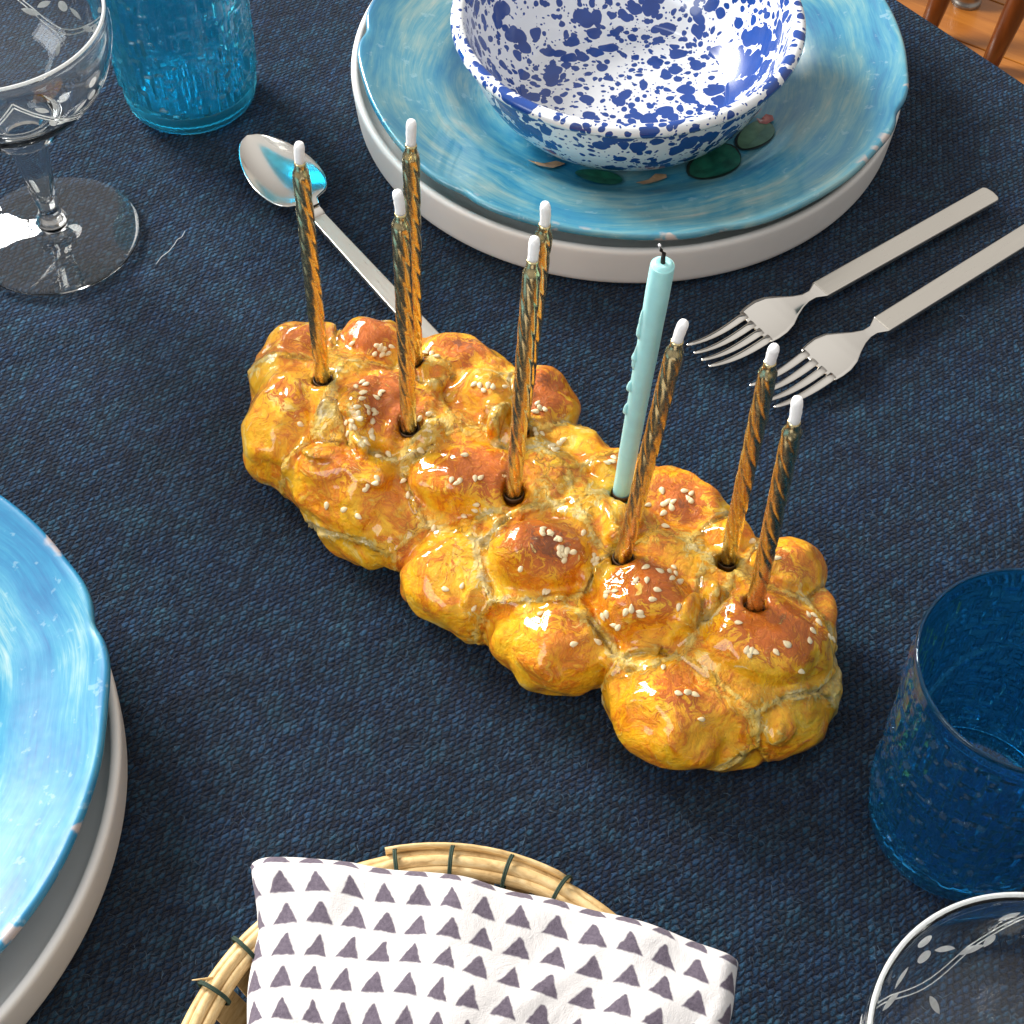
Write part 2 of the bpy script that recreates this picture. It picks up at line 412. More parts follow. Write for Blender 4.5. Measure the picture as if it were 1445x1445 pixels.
for j in range(-9, 10):
    for i in (-1, 0, 1):
        p = fp + py_ * (j * .098 + .03) + px_ * (i * 1.603 + ((j * 37) % 11) * .13 - .6)
        o = plank0 if first else link_copy(plank0, floor); first = False
        o.location = (p.x, p.y, FLOORZ + .0); o.rotation_euler = (0, 0, pang)

MID = EDGE_A.lerp(EDGE_B, .5)
def tl(a, b, z):   # table coordinates: a along the edge, b inwards
    return MID + ex * a - en * b + Vector((0, 0, z))
tb = empty('table', tl(-.2, .5, FLOORZ), eang)
tag(tb, 'wooden table hidden under the dark blue cloth', 'table')
bm = bmesh.new(); box_bm(bm, 0, 0, -FLOORZ - .019, 1.78, .96, .028, bevel=.003)
from_bm('tabletop', bm, M['chairwood'], tb)
for sx_ in (-1, 1):
    for sy_ in (-1, 1):
        bm = bmesh.new(); box_bm(bm, sx_ * .80, sy_ * .40, (-FLOORZ - .035) / 2, .06, .06, -FLOORZ - .036, bevel=.004)
        from_bm('leg', bm, M['chairwood'], tb)

def cloth_mesh():
    # unrolled sheet: flat over the top, rolls over every edge and hangs
    hx, hy, rad, drop = .905, .495, .012, .26
    def prof(h):
        a = list(np.linspace(-(h - rad), h - rad, 230 if h < .6 else 400))
        tail = [h - rad + rad * th for th in np.linspace(.2, PI / 2, 6)] + [h - rad + rad * PI / 2 + d for d in np.linspace(.02, drop, 8)]
        return [-x for x in tail[::-1]] + a + tail
    def bend(a, h):
        s = 1 if a >= 0 else -1; a = abs(a)
        if a <= h - rad: return s * a, 0.0
        th = (a - (h - rad)) / rad
        if th <= PI / 2: return s * (h - rad + rad * math.sin(th)), -(rad - rad * math.cos(th))
        return s * (h), -rad - (a - (h - rad) - rad * PI / 2)
    CF, SF = math.cos(R(-82)), math.sin(R(-82))
    A = prof(hx); B = prof(hy); V = []
    for b in B:
        for a in A:
            x, zx = bend(a, hx); y, zy = bend(b, hy)
            z = zx + zy
            if z > -.001:
                qx, qy = x * CF - y * SF, x * SF + y * CF
                z += .0007 * noise.noise(Vector((x * 9, y * 9, 1))) + .0014 * noise.noise(Vector((qx * 7, qy * 34, 5))) + .0006 * noise.noise(Vector((qx * 16, qy * 70, 8))) - .0017
            else:
                fl = .012 * math.sin(x * 23 + y * 19) * min(1, -z / .15)
                if zy < -.001: y += (1 if b > 0 else -1) * (fl - .01 * 0)
                if zx < -.001: x += (1 if a > 0 else -1) * fl
                if zx < -.02 and zy < -.02: z = max(zx + zy, -drop)
            V.append((x, y, z))
    n = len(A); F = [(j * n + i, j * n + i + 1, (j + 1) * n + i + 1, (j + 1) * n + i) for j in range(len(B) - 1) for i in range(n - 1)]
    return V, F
V, F = cloth_mesh()
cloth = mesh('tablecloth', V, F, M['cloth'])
cloth.location = tl(-.2, .495, 0); cloth.rotation_euler = (0, 0, eang)
tag(cloth, 'dark navy blue coarsely woven cloth spread over the table', 'tablecloth')

# ------------------------------------------------------------ chair on the floor beyond the table
def make_chair():
    c0 = P(1392, 100, FLOORZ)
    ch = empty('wooden_chair', c0, R(-20))
    tag(ch, 'dark reddish wooden chair standing on the floor beyond the table edge', 'chair')
    # local: first leg foot at origin, chair extends to +y and -x
    feet = [((0, 0), (.060, .055)), ((-.085, .035), (-.03, .09)), ((-.215, .105), (-.17, .13)), ((.10, .40), (.06, .36)), ((-.26, .46), (-.20, .40))]
    for (fx, fy), (tx, ty) in feet:
        path = [Vector((fx + (tx - fx) * k / 8, fy + (ty - fy) * k / 8, .43 * k / 8)) for k in range(9)]
        rad = [.0105 + .006 * math.sin(PI * k / 8) for k in range(9)]
        V, F = tube(path, rad, 14); mesh('leg', V, F, M['chairwood'], ch)
    bm = bmesh.new(); box_bm(bm, -.07, .24, .445, .40, .40, .028, bevel=.009); from_bm('seat', bm, M['chairwood'], ch)
    def bar(name, a, b, r_):
        V, F = tube([Vector(a).lerp(Vector(b), k / 6) for k in range(7)], [r_ * (.8 + .4 * math.sin(PI * k / 6)) for k in range(7)], 12); mesh(name, V, F, M['chairwood'], ch)
    bar('stretcher', (.035, .14, .17), (.09, .33, .17), .008); bar('stretcher', (-.20, .13, .17), (-.24, .42, .17), .008)
    for k in range(5):
        x = -.21 + .07 * k; bar('back_spindle', (x, .40, .46), (x, .47, .90), .007)
    bm = bmesh.new(); box_bm(bm, -.07, .475, .92, .40, .022, .07, bevel=.008); from_bm('backrest_rail', bm, M['chairwood'], ch)
make_chair()
g = P(1363, 2, FLOORZ)
V, F = lathe(smooth_profile([(0, .045), (.010, .044), (.017, .036), (.0185, .022), (.016, .010), (.019, .004), (.019, 0)], 4), 28)
o = mesh('furniture_foot', V, F, M['cap']); o.location = g
tag(o, 'small dull metal foot on the wooden floor at the top right corner', 'furniture foot')

# ------------------------------------------------------------ plates
def plate_white(cx, cy, label):
    root = empty('dinner_plate', (cx, cy, .0002)); tag(root, label, 'plate', 'white straight sided dinner plates')
    pr = [(0, .004), (.120, .004), (.1215, 0.0006), (.1265, .0004), (.1308, .0010), (.1332, .0032), (.1340, .009), (.1349, .020), (.1347, .0232), (.1333, .0242), (.1314, .0235), (.1300, .0205), (.1270, .0172), (.1200, .0140), (.106, .0105), (.090, .0080), (.07, .0072), (0, .0072)]
    V, F = lathe(smooth_profile(pr, 4), 160); mesh('plate_body', V, F, M['white'], root)
    return root
plate_white(.0560, .2590, 'matt white straight sided plate under the blue plate that holds the speckled bowl')
plate_white(-.2712, -.1375, 'matt white straight sided plate under the blue plate at the left edge')

def turq_z(r):
    pts = [(0, .0115), (.060, .0115), (.072, .0122), (.080, .0150), (.090, .0212), (.098, .0245), (.112, .0285), (.124, .0328), (.131, .0352)]
    for (r0, z0), (r1, z1) in zip(pts[:-1], pts[1:]):
        if r <= r1:
            t_ = (r - r0) / (r1 - r0); return z0 + (z1 - z0) * t_
    return pts[-1][1]
def plate_blue(cx, cy, rz, mat, label, notches):
    root = empty('glazed_plate', (cx, cy, .0002), rz); tag(root, label, 'plate', 'blue brushed plates with scalloped rims')
    def rf(r, z, a):
        if r < .095: return r, z
        k = min(1, (r - .095) / .036)
        s = 0
        for q in notches:
            d = (a - q + PI) % (2 * PI) - PI
            s -= math.exp(-(d / .045) ** 2) * .75
            s += .45 * math.exp(-((abs(d) - .13) / .085) ** 2)
        s += .5 * noise.noise(Vector((math.cos(a) * 4, math.sin(a) * 4, cx * 10)))
        return r + .0020 * k * s - .0006 * k, z + .0010 * k * k * s + .0006 * k * noise.noise(Vector((math.cos(a) * 2, math.sin(a) * 2, 4)))
    top = [(0, .0115), (.040, .0115), (.060, .0115), (.072, .0122), (.080, .0150), (.090, .0212), (.098, .0245), (.112, .0285), (.124, .0328), (.1290, .0348), (.1313, .0352), (.1325, .0338), (.1315, .0318)]
    bot = [(.124, .0288), (.112, .0245), (.098, .0205), (.090, .0172), (.080, .0115), (.073, .0086), (.070, .0074), (.066, .0074), (.064, .0085), (0, .0085)]
    V, F = lathe(smooth_profile(top + bot, 4), 288, rf); mesh('plate_body', V, F, mat, root)
    return root
plA = plate_blue(.0585, .2545, 0, M['plateA'], 'pale blue brushed plate with scalloped rim under the speckled bowl', [R(-22), R(-75), R(-128), R(175), R(115), R(50)])
plB = plate_blue(-.2725, -.1240, 0, M['plateB'], 'bright blue brushed plate with scalloped rim at the left edge', [R(22), R(-48), R(85), R(150), R(215)])

# paintings under the glaze of the far plate: flat patches lying on its surface
def patch(name, outline_px, mat, parent, lift=.0003, lab=None):
    c = [P(x, y, .0135) - Vector((parent.location.x, parent.location.y, 0)) for x, y in outline_px]
    cx = sum(p.x for p in c) / len(c); cy = sum(p.y for p in c) / len(c)
    V = [(cx, cy, turq_z(math.hypot(cx, cy)) + lift)]; F = []
    n = len(c); rings = 5
    for k in range(1, rings + 1):
        for p in c:
            x = cx + (p.x - cx) * k / rings; y = cy + (p.y - cy) * k / rings
            V.append((x, y, turq_z(math.hypot(x, y)) + lift))
    for j in range(n): F.append((0, 1 + j, 1 + (j + 1) % n))
    for k in range(rings - 1):
        for j in range(n):
            a = 1 + k * n; F.append((a + j, a + n + j, a + n + (j + 1) % n, a + (j + 1) % n))
    o = mesh(name, V, F, mat, parent)
    # consistent upward normals
    me = o.data; me.update()
    if me.polygons[0].normal.z < 0: me.flip_normals()
    if lab: o['label'] = lab
    return o
def oval(cx, cy, a, b, rot=0, n=28, wob=.05):
    out = []
    for i in range(n):
        t_ = 2 * PI * i / n; q = 1 + wob * math.sin(3 * t_ + cx)
        x = a * q * math.cos(t_); y = b * q * math.sin(t_); r_ = R(rot)
        out.append((cx + x * math.cos(r_) - y * math.sin(r_), cy + x * math.sin(r_) + y * math.cos(r_)))
    return out
patch('painted_outline', oval(1009, 231, 40, 29, -22), M['ink'], plA, .0004)
patch('painted_cactus_pad', oval(1010, 230, 37, 26, -22), M['cactus'], plA, .0007, 'dark green painted cactus pad')
patch('painted_outline', oval(1066, 191, 29, 21, -25), M['ink'], plA, .0004)
patch('painted_cactus_pad', oval(1067, 190, 27, 19, -25), M['cactus2'], plA, .0007, 'olive green painted cactus pad')
patch('painted_flower', [(1067, 165), (1073, 168), (1081, 160), (1090, 163), (1092, 171), (1082, 175), (1072, 173)], M['red'], plA, .0009, 'small red painted flower')
patch('painted_cactus_pad', oval(846, 250, 34, 12, 10), M['cactus'], plA, .0007, 'dark green painted cactus pad under the bowl')
patch('painted_stroke', [(744, 231), (765, 234), (785, 226), (798, 230), (780, 240), (760, 239)], M['tan'], plA, .0009)
patch('painted_stroke', [(897, 259), (915, 253), (925, 244), (940, 245), (941, 250), (925, 258), (908, 263)], M['tan'], plA, .0009)

# ------------------------------------------------------------ splatter bowl
def make_bowl():
    root = empty('enamel_bowl', (.0540, .2420, .0120)); tag(root, 'white enamel bowl speckled with cobalt blue on the pale blue plate', 'bowl')
    pr = [(0, .002), (.046, .002), (.0485, .0), (.0515, .0006), (.0585, .0055), (.0660, .0135), (.0720, .0240), (.0760, .0350), (.0775, .043)]
    rim = [(.0782, .0442), (.0812, .0448), (.0828, .0470), (.0822, .0494), (.0800, .0506), (.0772, .0500), (.0758, .0478)]
    inn = [(.0745, .0440), (.0718, .034), (.067, .024), (.060, .0145), (.052, .0080), (.044, .0052), (0, .0045)]
    V, F = lathe(smooth_profile(pr, 6) , 144); mesh('outer_wall', V, F, M['splat'], root)
    V, F = lathe(smooth_profile([pr[-1]] + rim + [inn[0]], 5), 144); mesh('rolled_rim', V, F, M['splat'], root)
    V, F = lathe(smooth_profile(inn, 6), 144); mesh('inner_wall', V, F, M['splat'], root)
make_bowl()

# ------------------------------------------------------------ challah
LOBES = [  # px, py, z, a, b (px), rz, rot, brown
    (412, 592, .020, 66, 78, .024, -10, .50), (432, 508, .018, 62, 36, .022, 12, .60), (525, 508, .020, 60, 40, .022, -10, .75),
    (548, 602, .026, 76, 70, .024, -25, .85), (652, 525, .020, 78, 44, .022, -25, .60), (682, 590, .024, 68, 44, .022, -30, .15),
    (757, 588, .020, 56, 64, .022, -40, .90), (498, 702, .018, 96, 54, .024, -25, .50), (505, 752, .010, 75, 42, .014, -35, .20),
    (670, 692, .027, 92, 60, .023, -20, .80), (815, 660, .018, 76, 46, .020, -30, .20), (637, 822, .014, 68, 62, .020, -50, .40),
    (765, 797, .026, 82, 60, .023, -15, .85), (862, 700, .022, 46, 40, .020, -30, .25), (955, 730, .020, 76, 58, .022, -35, .70),
    (785, 915, .015, 95, 58, .021, -15, .45), (910, 857, .027, 80, 72, .024, -30, .75), (1022, 790, .020, 46, 46, .021, 0, .25),
    (1102, 830, .020, 58, 62, .023, -50, .50), (1078, 920, .024, 100, 70, .026, -15, .85), (950, 1012, .016, 92, 64, .020, -30, .55),
    (1115, 1012, .014, 56, 50, .018, 20, .15), (1012, 1052, .009, 62, 30, .012, -5, .15), (915, 948, .016, 42, 38, .018, -40, .05),
    (610, 660, .022, 40, 34, .021, 0, .1), (700, 770, .020, 36, 40, .020, 20, .1), (860, 770, .022, 44, 40, .021, 0, .15), (720, 640, .025, 30, 28, .020, 0, .1),
    (480, 625, .022, 26, 55, .021, 0, .05), (1000, 880, .022, 36, 60, .021, 10, .05), (600, 560, .024, 44, 32, .020, -20, .2), (1150, 880, .018, 36, 50, .018, 0, .3), (1140, 960, .014, 36, 50, .017, 0, .2)]
CANDLES = [  # base pixel, top of the wax pixel
    ((455, 530), (423, 228)), ((585, 505), (580, 203)), ((577, 600), (565, 300)), ((737, 595), (769, 316)), ((725, 690), (752, 366)),
    ((880, 782), (956, 480)), ((1028, 785), (1087, 510)), ((1065, 855), (1121, 594))]
BLUE = ((878, 688), (936, 369))

OUTLINE = [(348,560),(352,520),(375,495),(420,480),(470,474),(520,470),(560,476),(610,478),(650,492),(700,512),(735,535),(775,560),(795,590),(803,602),(850,618),(900,645),(930,668),(975,675),(1010,695),(1045,735),(1070,765),(1110,785),(1145,815),(1165,850),(1185,885),(1187,920),(1172,965),(1168,1020),(1130,1048),(1070,1060),(1050,1075),(1000,1085),(960,1070),(890,1045),(860,1010),(850,975),(800,972),(750,955),(710,925),(690,905),(640,890),(600,850),(575,810),(535,800),(490,775),(440,745),(410,705),(405,680),(375,672),(350,640)]
def build_loaf():
    bm = bmesh.new(); lob = []
    for (x, y, zc, a, b, rz, rot, br) in LOBES:
        a, b = a * .97, b * .95; top_ = zc + rz - .0025; rz = rz * .80; zc = top_ - rz
        c = P(x, y, zc); sc_ = (c - CAM).length / FPX
        rx = a * sc_; ry = math.sqrt(max((b * sc_) ** 2 - (rz * CC) ** 2 * .55, (rz * .7) ** 2)) / SS
        Rm = Matrix.Rotation(R(rot), 4, 'Z')
        m_ = Matrix.Translation(c) @ Rm @ Matrix.Diagonal((rx, ry, rz, 1))
        bmesh.ops.create_icosphere(bm, subdivisions=4, radius=1, matrix=m_)
        lob.append((np.array(c), np.array(Rm.to_3x3()), np.array((rx, ry, rz)), br))
    # body of dough that ties the lobes together
    for (x, y) in [(490, 605), (560, 640), (650, 680), (740, 730), (840, 790), (930, 850), (1000, 895), (1045, 920)]:
        c = P(x, y, .012); bmesh.ops.create_icosphere(bm, subdivisions=3, radius=1, matrix=Matrix.Translation(c) @ Matrix.Diagonal((.038, .042, .0285, 1)))
    O = [Vector(p) for p in OUTLINE]; m_ = len(O); area2 = sum(O[i].x * O[(i + 1) % m_].y - O[(i + 1) % m_].x * O[i].y for i in range(m_))
    sgn = 1 if area2 > 0 else -1
    for i in range(m_):
        a_, b_ = O[i], O[(i + 1) % m_]; L_ = (b_ - a_).length; nn = max(1, int(L_ / 18))
        nrm = Vector((-(b_ - a_).y, (b_ - a_).x)) / L_ * sgn
        for q in range(nn):
            r_ = random.uniform(.0150, .0200); p = a_.lerp(b_, (q + .5) / nn); far_ = nrm.y > 0
            zc = .0175 if far_ else .0140
            c = P(p.x, p.y, zc); pxr = r_ / ((c - CAM).length / FPX); p2 = p + nrm * pxr; c = P(p2.x, p2.y, zc)
            bmesh.ops.create_icosphere(bm, subdivisions=3, radius=r_, matrix=Matrix.Translation(c))
    # ragged flaps of dough where the strands meet
    rr_ = random.Random(12); made = 0
    for _ in range(9000):
        if made >= 150: break
        c0, Rm0, r0, br0 = lob[rr_.randrange(len(lob))]
        d = Vector((rr_.gauss(0, 1), rr_.gauss(0, 1), rr_.gauss(.3, .8))).normalized()
        if d.z < -.25: continue
        p = c0 + Rm0 @ (r0 * np.array(d))
        if p[2] < .010: continue
        qs = sorted(np.linalg.norm(((p - c_) @ R_) / q_) for c_, R_, q_, _b in lob)
        if qs[0] < .93 or not (1.0 < qs[1] < 1.30): continue
        rel = Vector(p) - CAM; dep = rel.y * CC - rel.z * SS
        im = Vector((HALF + FPX * rel.x / dep, HALF - FPX * (rel.y * SS + rel.z * CC) / dep)); ins = False; dmin = 1e9
        for i in range(len(OUTLINE)):
            a_ = Vector(OUTLINE[i]); b_ = Vector(OUTLINE[(i + 1) % len(OUTLINE)])
            if (a_.y > im.y) != (b_.y > im.y) and im.x < (b_.x - a_.x) * (im.y - a_.y) / (b_.y - a_.y) + a_.x: ins = not ins
            t_ = max(0, min(1, (im - a_).dot(b_ - a_) / (b_ - a_).length_squared)); dmin = min(dmin, (im - a_.lerp(b_, t_)).length)
        if not ins or dmin < 42 or im.x > 1105: continue
        nrm = Vector(Rm0 @ (np.array(d) / r0)).normalized()
        tilt = Vector((rr_.gauss(0, 1), rr_.gauss(0, 1), rr_.gauss(0, 1))) * .24
        q = (nrm + tilt).normalized().to_track_quat('Z', 'Y').to_matrix().to_4x4() @ Matrix.Rotation(rr_.uniform(0, 6.28), 4, 'Z')
        L_ = rr_.uniform(.0080, .0160)
        bmesh.ops.create_icosphere(bm, subdivisions=3, radius=1, matrix=Matrix.Translation(Vector(p) - nrm * .0022) @ q @ Matrix.Diagonal((L_, L_ * rr_.uniform(.40, .7), rr_.uniform(.0026, .0044), 1)))
        made += 1
    for v in bm.verts:      # irregular hand-shaped lobes
        n_ = noise.noise_vector(v.co * 42) * .0040 + noise.noise_vector(v.co * 110) * .0022
        v.co += n_
        if v.co.z < .0008: v.co.z = .0008
    me = bpy.data.meshes.new('tmp'); bm.to_mesh(me); bm.free()
    tmp = bpy.data.objects.new('tmp', me); col.objects.link(tmp)
    md = tmp.modifiers.new('r', 'REMESH'); md.mode = 'VOXEL'; md.voxel_size = .0010; md.adaptivity = 0
    sm = tmp.modifiers.new('s', 'SMOOTH'); sm.factor = .5; sm.iterations = 3
    dg = bpy.context.evaluated_depsgraph_get(); ev = tmp.evaluated_get(dg)
    m2 = bpy.data.meshes.new_from_object(ev)
    bpy.data.objects.remove(tmp); bpy.data.meshes.remove(me)
    n = len(m2.vertices); co = np.empty(n * 3); m2.vertices.foreach_get('co', co); co = co.reshape(-1, 3)
    no = np.empty(n * 3); m2.vertices.foreach_get('normal', no); no = no.reshape(-1, 3)
    Q = np.stack([np.linalg.norm(((co - c) @ Rm) / r, axis=1) for c, Rm, r, br in lob])
    order = np.argsort(Q, axis=0); q1 = np.take_along_axis(Q, order[:1], 0)[0]; q2 = np.take_along_axis(Q, order[1:2], 0)[0]
    brn = np.array([l[3] for l in lob])[order[0]]
    loc = np.stack([((co - c) @ Rm) / r for c, Rm, r, br in lob])  # lobe-local
    up = loc[order[0], np.arange(n), 2]; rad = np.sqrt(loc[order[0], np.arange(n), 0] ** 2 + loc[order[0], np.arange(n), 1] ** 2)
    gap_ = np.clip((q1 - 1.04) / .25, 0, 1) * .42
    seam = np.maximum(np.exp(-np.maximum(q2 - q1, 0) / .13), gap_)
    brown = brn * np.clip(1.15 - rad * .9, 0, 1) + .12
    disp = np.zeros(n)
    for i in range(n):
        p = Vector(co[i])
        wp = p * 48 + noise.noise_vector(p * 35) * 1.3
        rdg = 1 - abs(noise.noise(wp)) * 2
        rdg2 = 1 - abs(noise.noise(wp * 2.3 + Vector((3, 1, 7)))) * 2
        s = seam[i]
        rdg3 = abs(noise.noise(wp * 4.5 + Vector((9, 1, 2)))) * 2
        disp[i] = (rdg * .0013 + rdg2 * .0008 - rdg3 * .0003) * (.14 + .75 * s) + noise.noise(p * 30) * .0012
    groove = .0027 * np.exp(-(np.maximum(q2 - q1, 0) / .045) ** 2) * (q1 < 1.15)
    co2 = co + no * (disp - groove)[:, None]
    # sockets where the candles stand
    for b, t_ in CANDLES + [BLUE]:
        c = P(*b, .043); d = np.hypot(co2[:, 0] - c.x, co2[:, 1] - c.y)
        k = np.clip((.0045 - d) / .0010, 0, 1); k = k * k * (3 - 2 * k)
        lip = np.exp(-((d - .0070) / .0020) ** 2) * .0009
        top = co2[:, 2] > .02
        co2[:, 2] += np.where(top, lip - k * .007, 0)
    low = co2[:, 2] < .0006; co2[low, 2] = .0006
    m2.vertices.foreach_set('co', co2.ravel())
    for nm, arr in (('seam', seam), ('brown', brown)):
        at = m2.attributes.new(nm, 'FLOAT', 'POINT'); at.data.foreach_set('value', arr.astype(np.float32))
    m2.polygons.foreach_set('use_smooth', [True] * len(m2.polygons)); m2.update()
    m2.materials.clear(); m2.materials.append(M['bread'])
    return m2
loaf_root = empty('challah_menorah', (0, 0, 0))
tag(loaf_root, 'glossy golden braided challah loaf with sesame seeds that holds the candles', 'menorah')
lm = build_loaf(); lm.name = 'braided_loaf'
loaf = bpy.data.objects.new('braided_loaf', lm); col.objects.link(loaf); loaf.parent = loaf_root
bmL = bmesh.new(); bmL.from_mesh(lm); bvh = BVHTree.FromBMesh(bmL); bmL.free()

# sesame seeds
Z4 = [(550,440),(575,420),(590,430),(580,465),(575,490),(650,470),(635,485),(660,460),(555,525),(595,525),(560,555),(600,545),(625,540),(630,553),(565,575),(510,590),(530,585),(530,610),(515,640),(545,610),(615,630),(620,655),(585,660),(595,680),(645,735),(690,725),(620,585),(860,555),(820,575),(315,600),
(640,265),(652,272),(665,282),(700,270),(535,255),(630,300),(660,305),(685,300),(855,285),(870,300),(845,295),(890,310),(1050,430),(1075,435),(1090,455),(1110,435),(1130,440),(1180,440),(1320,510),(1330,530),(1310,545),(1350,535),(1310,625),(1340,640),(1315,640),(1430,665),(1380,690),(1400,705),(1415,680),(955,835),(975,850),(990,840),(1055,830),(1080,825),(1060,940),(1055,965),(1010,990),(750,840),(770,900),(790,915),(560,990),(630,850),(640,830),(600,860),(590,875),(880,1040),(1340,1050),(1375,1065),(1410,1085),(1250,1210),(930,1300),(1000,1285),(1050,1380),(1010,730),(1415,1130),(1430,1150),(1350,1310),(825,710),(500,960),(425,945)]
Z5 = [(20,380),(15,400),(50,400),(80,425),(190,400),(100,465),(120,475),(145,480),(90,490),(110,510),(235,495),(245,515),(230,515),(245,530),(455,545),(415,600),(460,600),(515,560),(555,560),(575,545),(582,572),(565,592),(600,605),(505,640),(485,680),(325,645),(295,650),(287,662),(290,745),(275,755),(370,735),(395,720),(430,735),(435,748),(320,790),(340,797),(595,715),(850,780),(885,895),(905,900),(895,915),(920,905),(1010,905),(1055,870),(1115,985),(1015,505),(905,435),(1145,745),(1190,780),(1165,815),(1150,855),(1235,840),(1250,852),(1170,750),(465,280),(525,220),(535,275),(548,265),(565,290),(572,265),(530,315),(540,370),(620,220),(650,230),(645,260),(636,252),(530,970),(635,1075),(595,1080),(665,1085),(690,1190),(250,860),(150,870),(40,650),(10,740),(85,20),(50,30),(65,45),(320,80),(290,100),(310,95)]
seedpx = [(320 + a * .3322, 400 + b * .3322) for a, b in Z4] + [(760 + a * .3322, 620 + b * .3322) for a, b in Z5]
def seed_mesh():
    V = []; F = []; n = 8; K = 6
    V.append((-.00150, 0, 0))
    for k in range(1, K):
        t_ = k / K; x = -.0015 + .0030 * t_; r_ = .00092 * math.sin(PI * t_ ** .72) ** .8
        for j in range(n): V.append((x, r_ * math.cos(2 * PI * j / n), .5 * r_ * math.sin(2 * PI * j / n)))
    V.append((.0015, 0, 0)); e_ = len(V) - 1
    for j in range(n):
        q = (j + 1) % n; F.append((0, 1 + q, 1 + j)); F.append((e_, e_ - n + j, e_ - n + q))
        for k in range(K - 2): F.append((1 + k * n + j, 1 + k * n + q, 1 + (k + 1) * n + q, 1 + (k + 1) * n + j))
    return V, F
V, F = seed_mesh(); s0 = None
for (x, y) in seedpx:
    hit = bvh.ray_cast(CAM, pixdir(x, y))
    if hit[0] is None: continue
    nrm = (hit[1] + Vector((0, 0, .6))).normalized()
    if s0 is None: s0 = mesh('sesame_seed', V, F, M['seed'], loaf_root); o = s0
    else: o = link_copy(s0, loaf_root)
    q = nrm.to_track_quat('Z', 'Y') @ Quaternion((0, 0, 1), random.uniform(0, 2 * PI)) @ Quaternion((0, 1, 0), random.uniform(-.25, .25))
    o.rotation_mode = 'QUATERNION'; o.rotation_quaternion = q
    s = random.uniform(1.05, 1.30); o.scale = (s, s * random.uniform(.9, 1.1), s)
    o.location = hit[0] + nrm * .00035

# ------------------------------------------------------------ candles
def axis_frame(b, t_):
    d = (t_ - b); L = d.length; return d.normalized().to_track_quat('Z', 'X'), L
GOLD_L = .112
def solve_top(base, pix, L):
    # the top lies on the sight line of its pixel, L away from the base (upright solution)
    d = pixdir(*pix); oc = CAM - base; b_ = d.dot(oc); c_ = oc.dot(oc) - L * L
    disc = b_ * b_ - c_
    if disc < 0: t_ = -b_
    else:
        t1, t2 = -b_ - math.sqrt(disc), -b_ + math.sqrt(disc)
        cand = [CAM + d * t for t in (t1, t2)]
        return min(cand, key=lambda p: math.hypot(p.x - base.x, p.y - base.y))
    return CAM + d * t_
LAB = ['gold twist candle at the far left end of the loaf, leaning left over the spoon',
       'gold twist candle at the back left, its tip in front of the plate edges',
       'gold twist candle left of centre, just in front of the one at the back',
       'gold twist candle half hidden behind another, its white tip against the pale blue plate',
       'gold twist candle in the middle of the loaf hiding another gold one behind it',
       'gold twist candle leaning right, directly beside the pale blue candle',
       'gold twist candle at the right back, its tip in front of the fork tines',
       'gold twist candle nearest the right end of the loaf, lowest tip of all']
def twist_candle(i, base, top):
    q, L = axis_frame(base, top)
    root = empty('twist_candle', base); root.rotation_mode = 'QUATERNION'; root.rotation_quaternion = q
    tag(root, LAB[i], 'candle', 'gold twisted candles in the challah')
    n = 48; K = 150; V = []; F = []; R0 = .00318
    ph = random.uniform(0, 6)
    for k in range(K + 1):
        z = -.022 + (L + .022) * k / K
        sh = L - z
        env = 1.0 if sh > .0055 else (.60 + .40 * max(0, (sh - .0022) / .0033) if sh > .0022 else .60 + .06 * math.sin(sh * 1400))
        tw = 1.0 if sh > .007 else max(0, (sh - .003) / .004)
        swell = 1 + .03 * noise.noise(Vector((0, i * 3.1, z * 60)))
        for j in range(n):
            a = 2 * PI * j / n
            g_ = abs(math.sin(2.0 * (a - ph) + z * 250 ))
            g_ = 1 - (1 - g_) ** 2.6
            r_ = R0 * env * swell * (1 - .18 * tw * (1 - g_))
            r_ += .00012 * noise.noise(Vector((math.cos(a), math.sin(a), z * 220 + i)))
            V.append((r_ * math.cos(a), r_ * math.sin(a), z))
    for k in range(K):
        for j in range(n):
            q_ = (j + 1) % n; F.append((k * n + j, k * n + q_, (k + 1) * n + q_, (k + 1) * n + j))
    F.append(tuple(K * n + j for j in range(n)))
    mesh('wax_body', V, F, M['gold'], root)
    wl_ = random.uniform(.0085, .0105); bx, by = random.uniform(-.001, .001), random.uniform(-.0006, .0006)
    path = [Vector((bx * (s / 8) ** 2, by * (s / 8) ** 2, L - .0006 + (wl_) * s / 8)) for s in range(9)]
    rr = [.0017, .0018, .00175, .0018, .0019, .0018, .0019, .0018, .0015]
    V, F = tube(path, rr, 12); mesh('wick', V, F, M['wick'], root)
    V, F = lathe([(.0034, -.0045), (.0040, -.0045), (.0041, -.0022), (.0038, -.0016), (.0036, -.0022), (.0034, -.0045)], 28)
    s = mesh('candle_socket', V, F, M['socket'], loaf_root); s.location = base
    return root
def surf(pix):
    h = bvh.ray_cast(CAM, pixdir(*pix)); return h[0] if h[0] else P(*pix, .043)
for i, (b, t_) in enumerate(CANDLES):
    base = P(*b, .043); h = bvh.ray_cast(base + Vector((0.0075, 0.0, .03)), Vector((0, 0, -1)))
    z = min(max(h[0].z if h[0] else .043, .034), .050)
    base = P(*b, z - .001)
    twist_candle(i, base, solve_top(base, t_, GOLD_L))
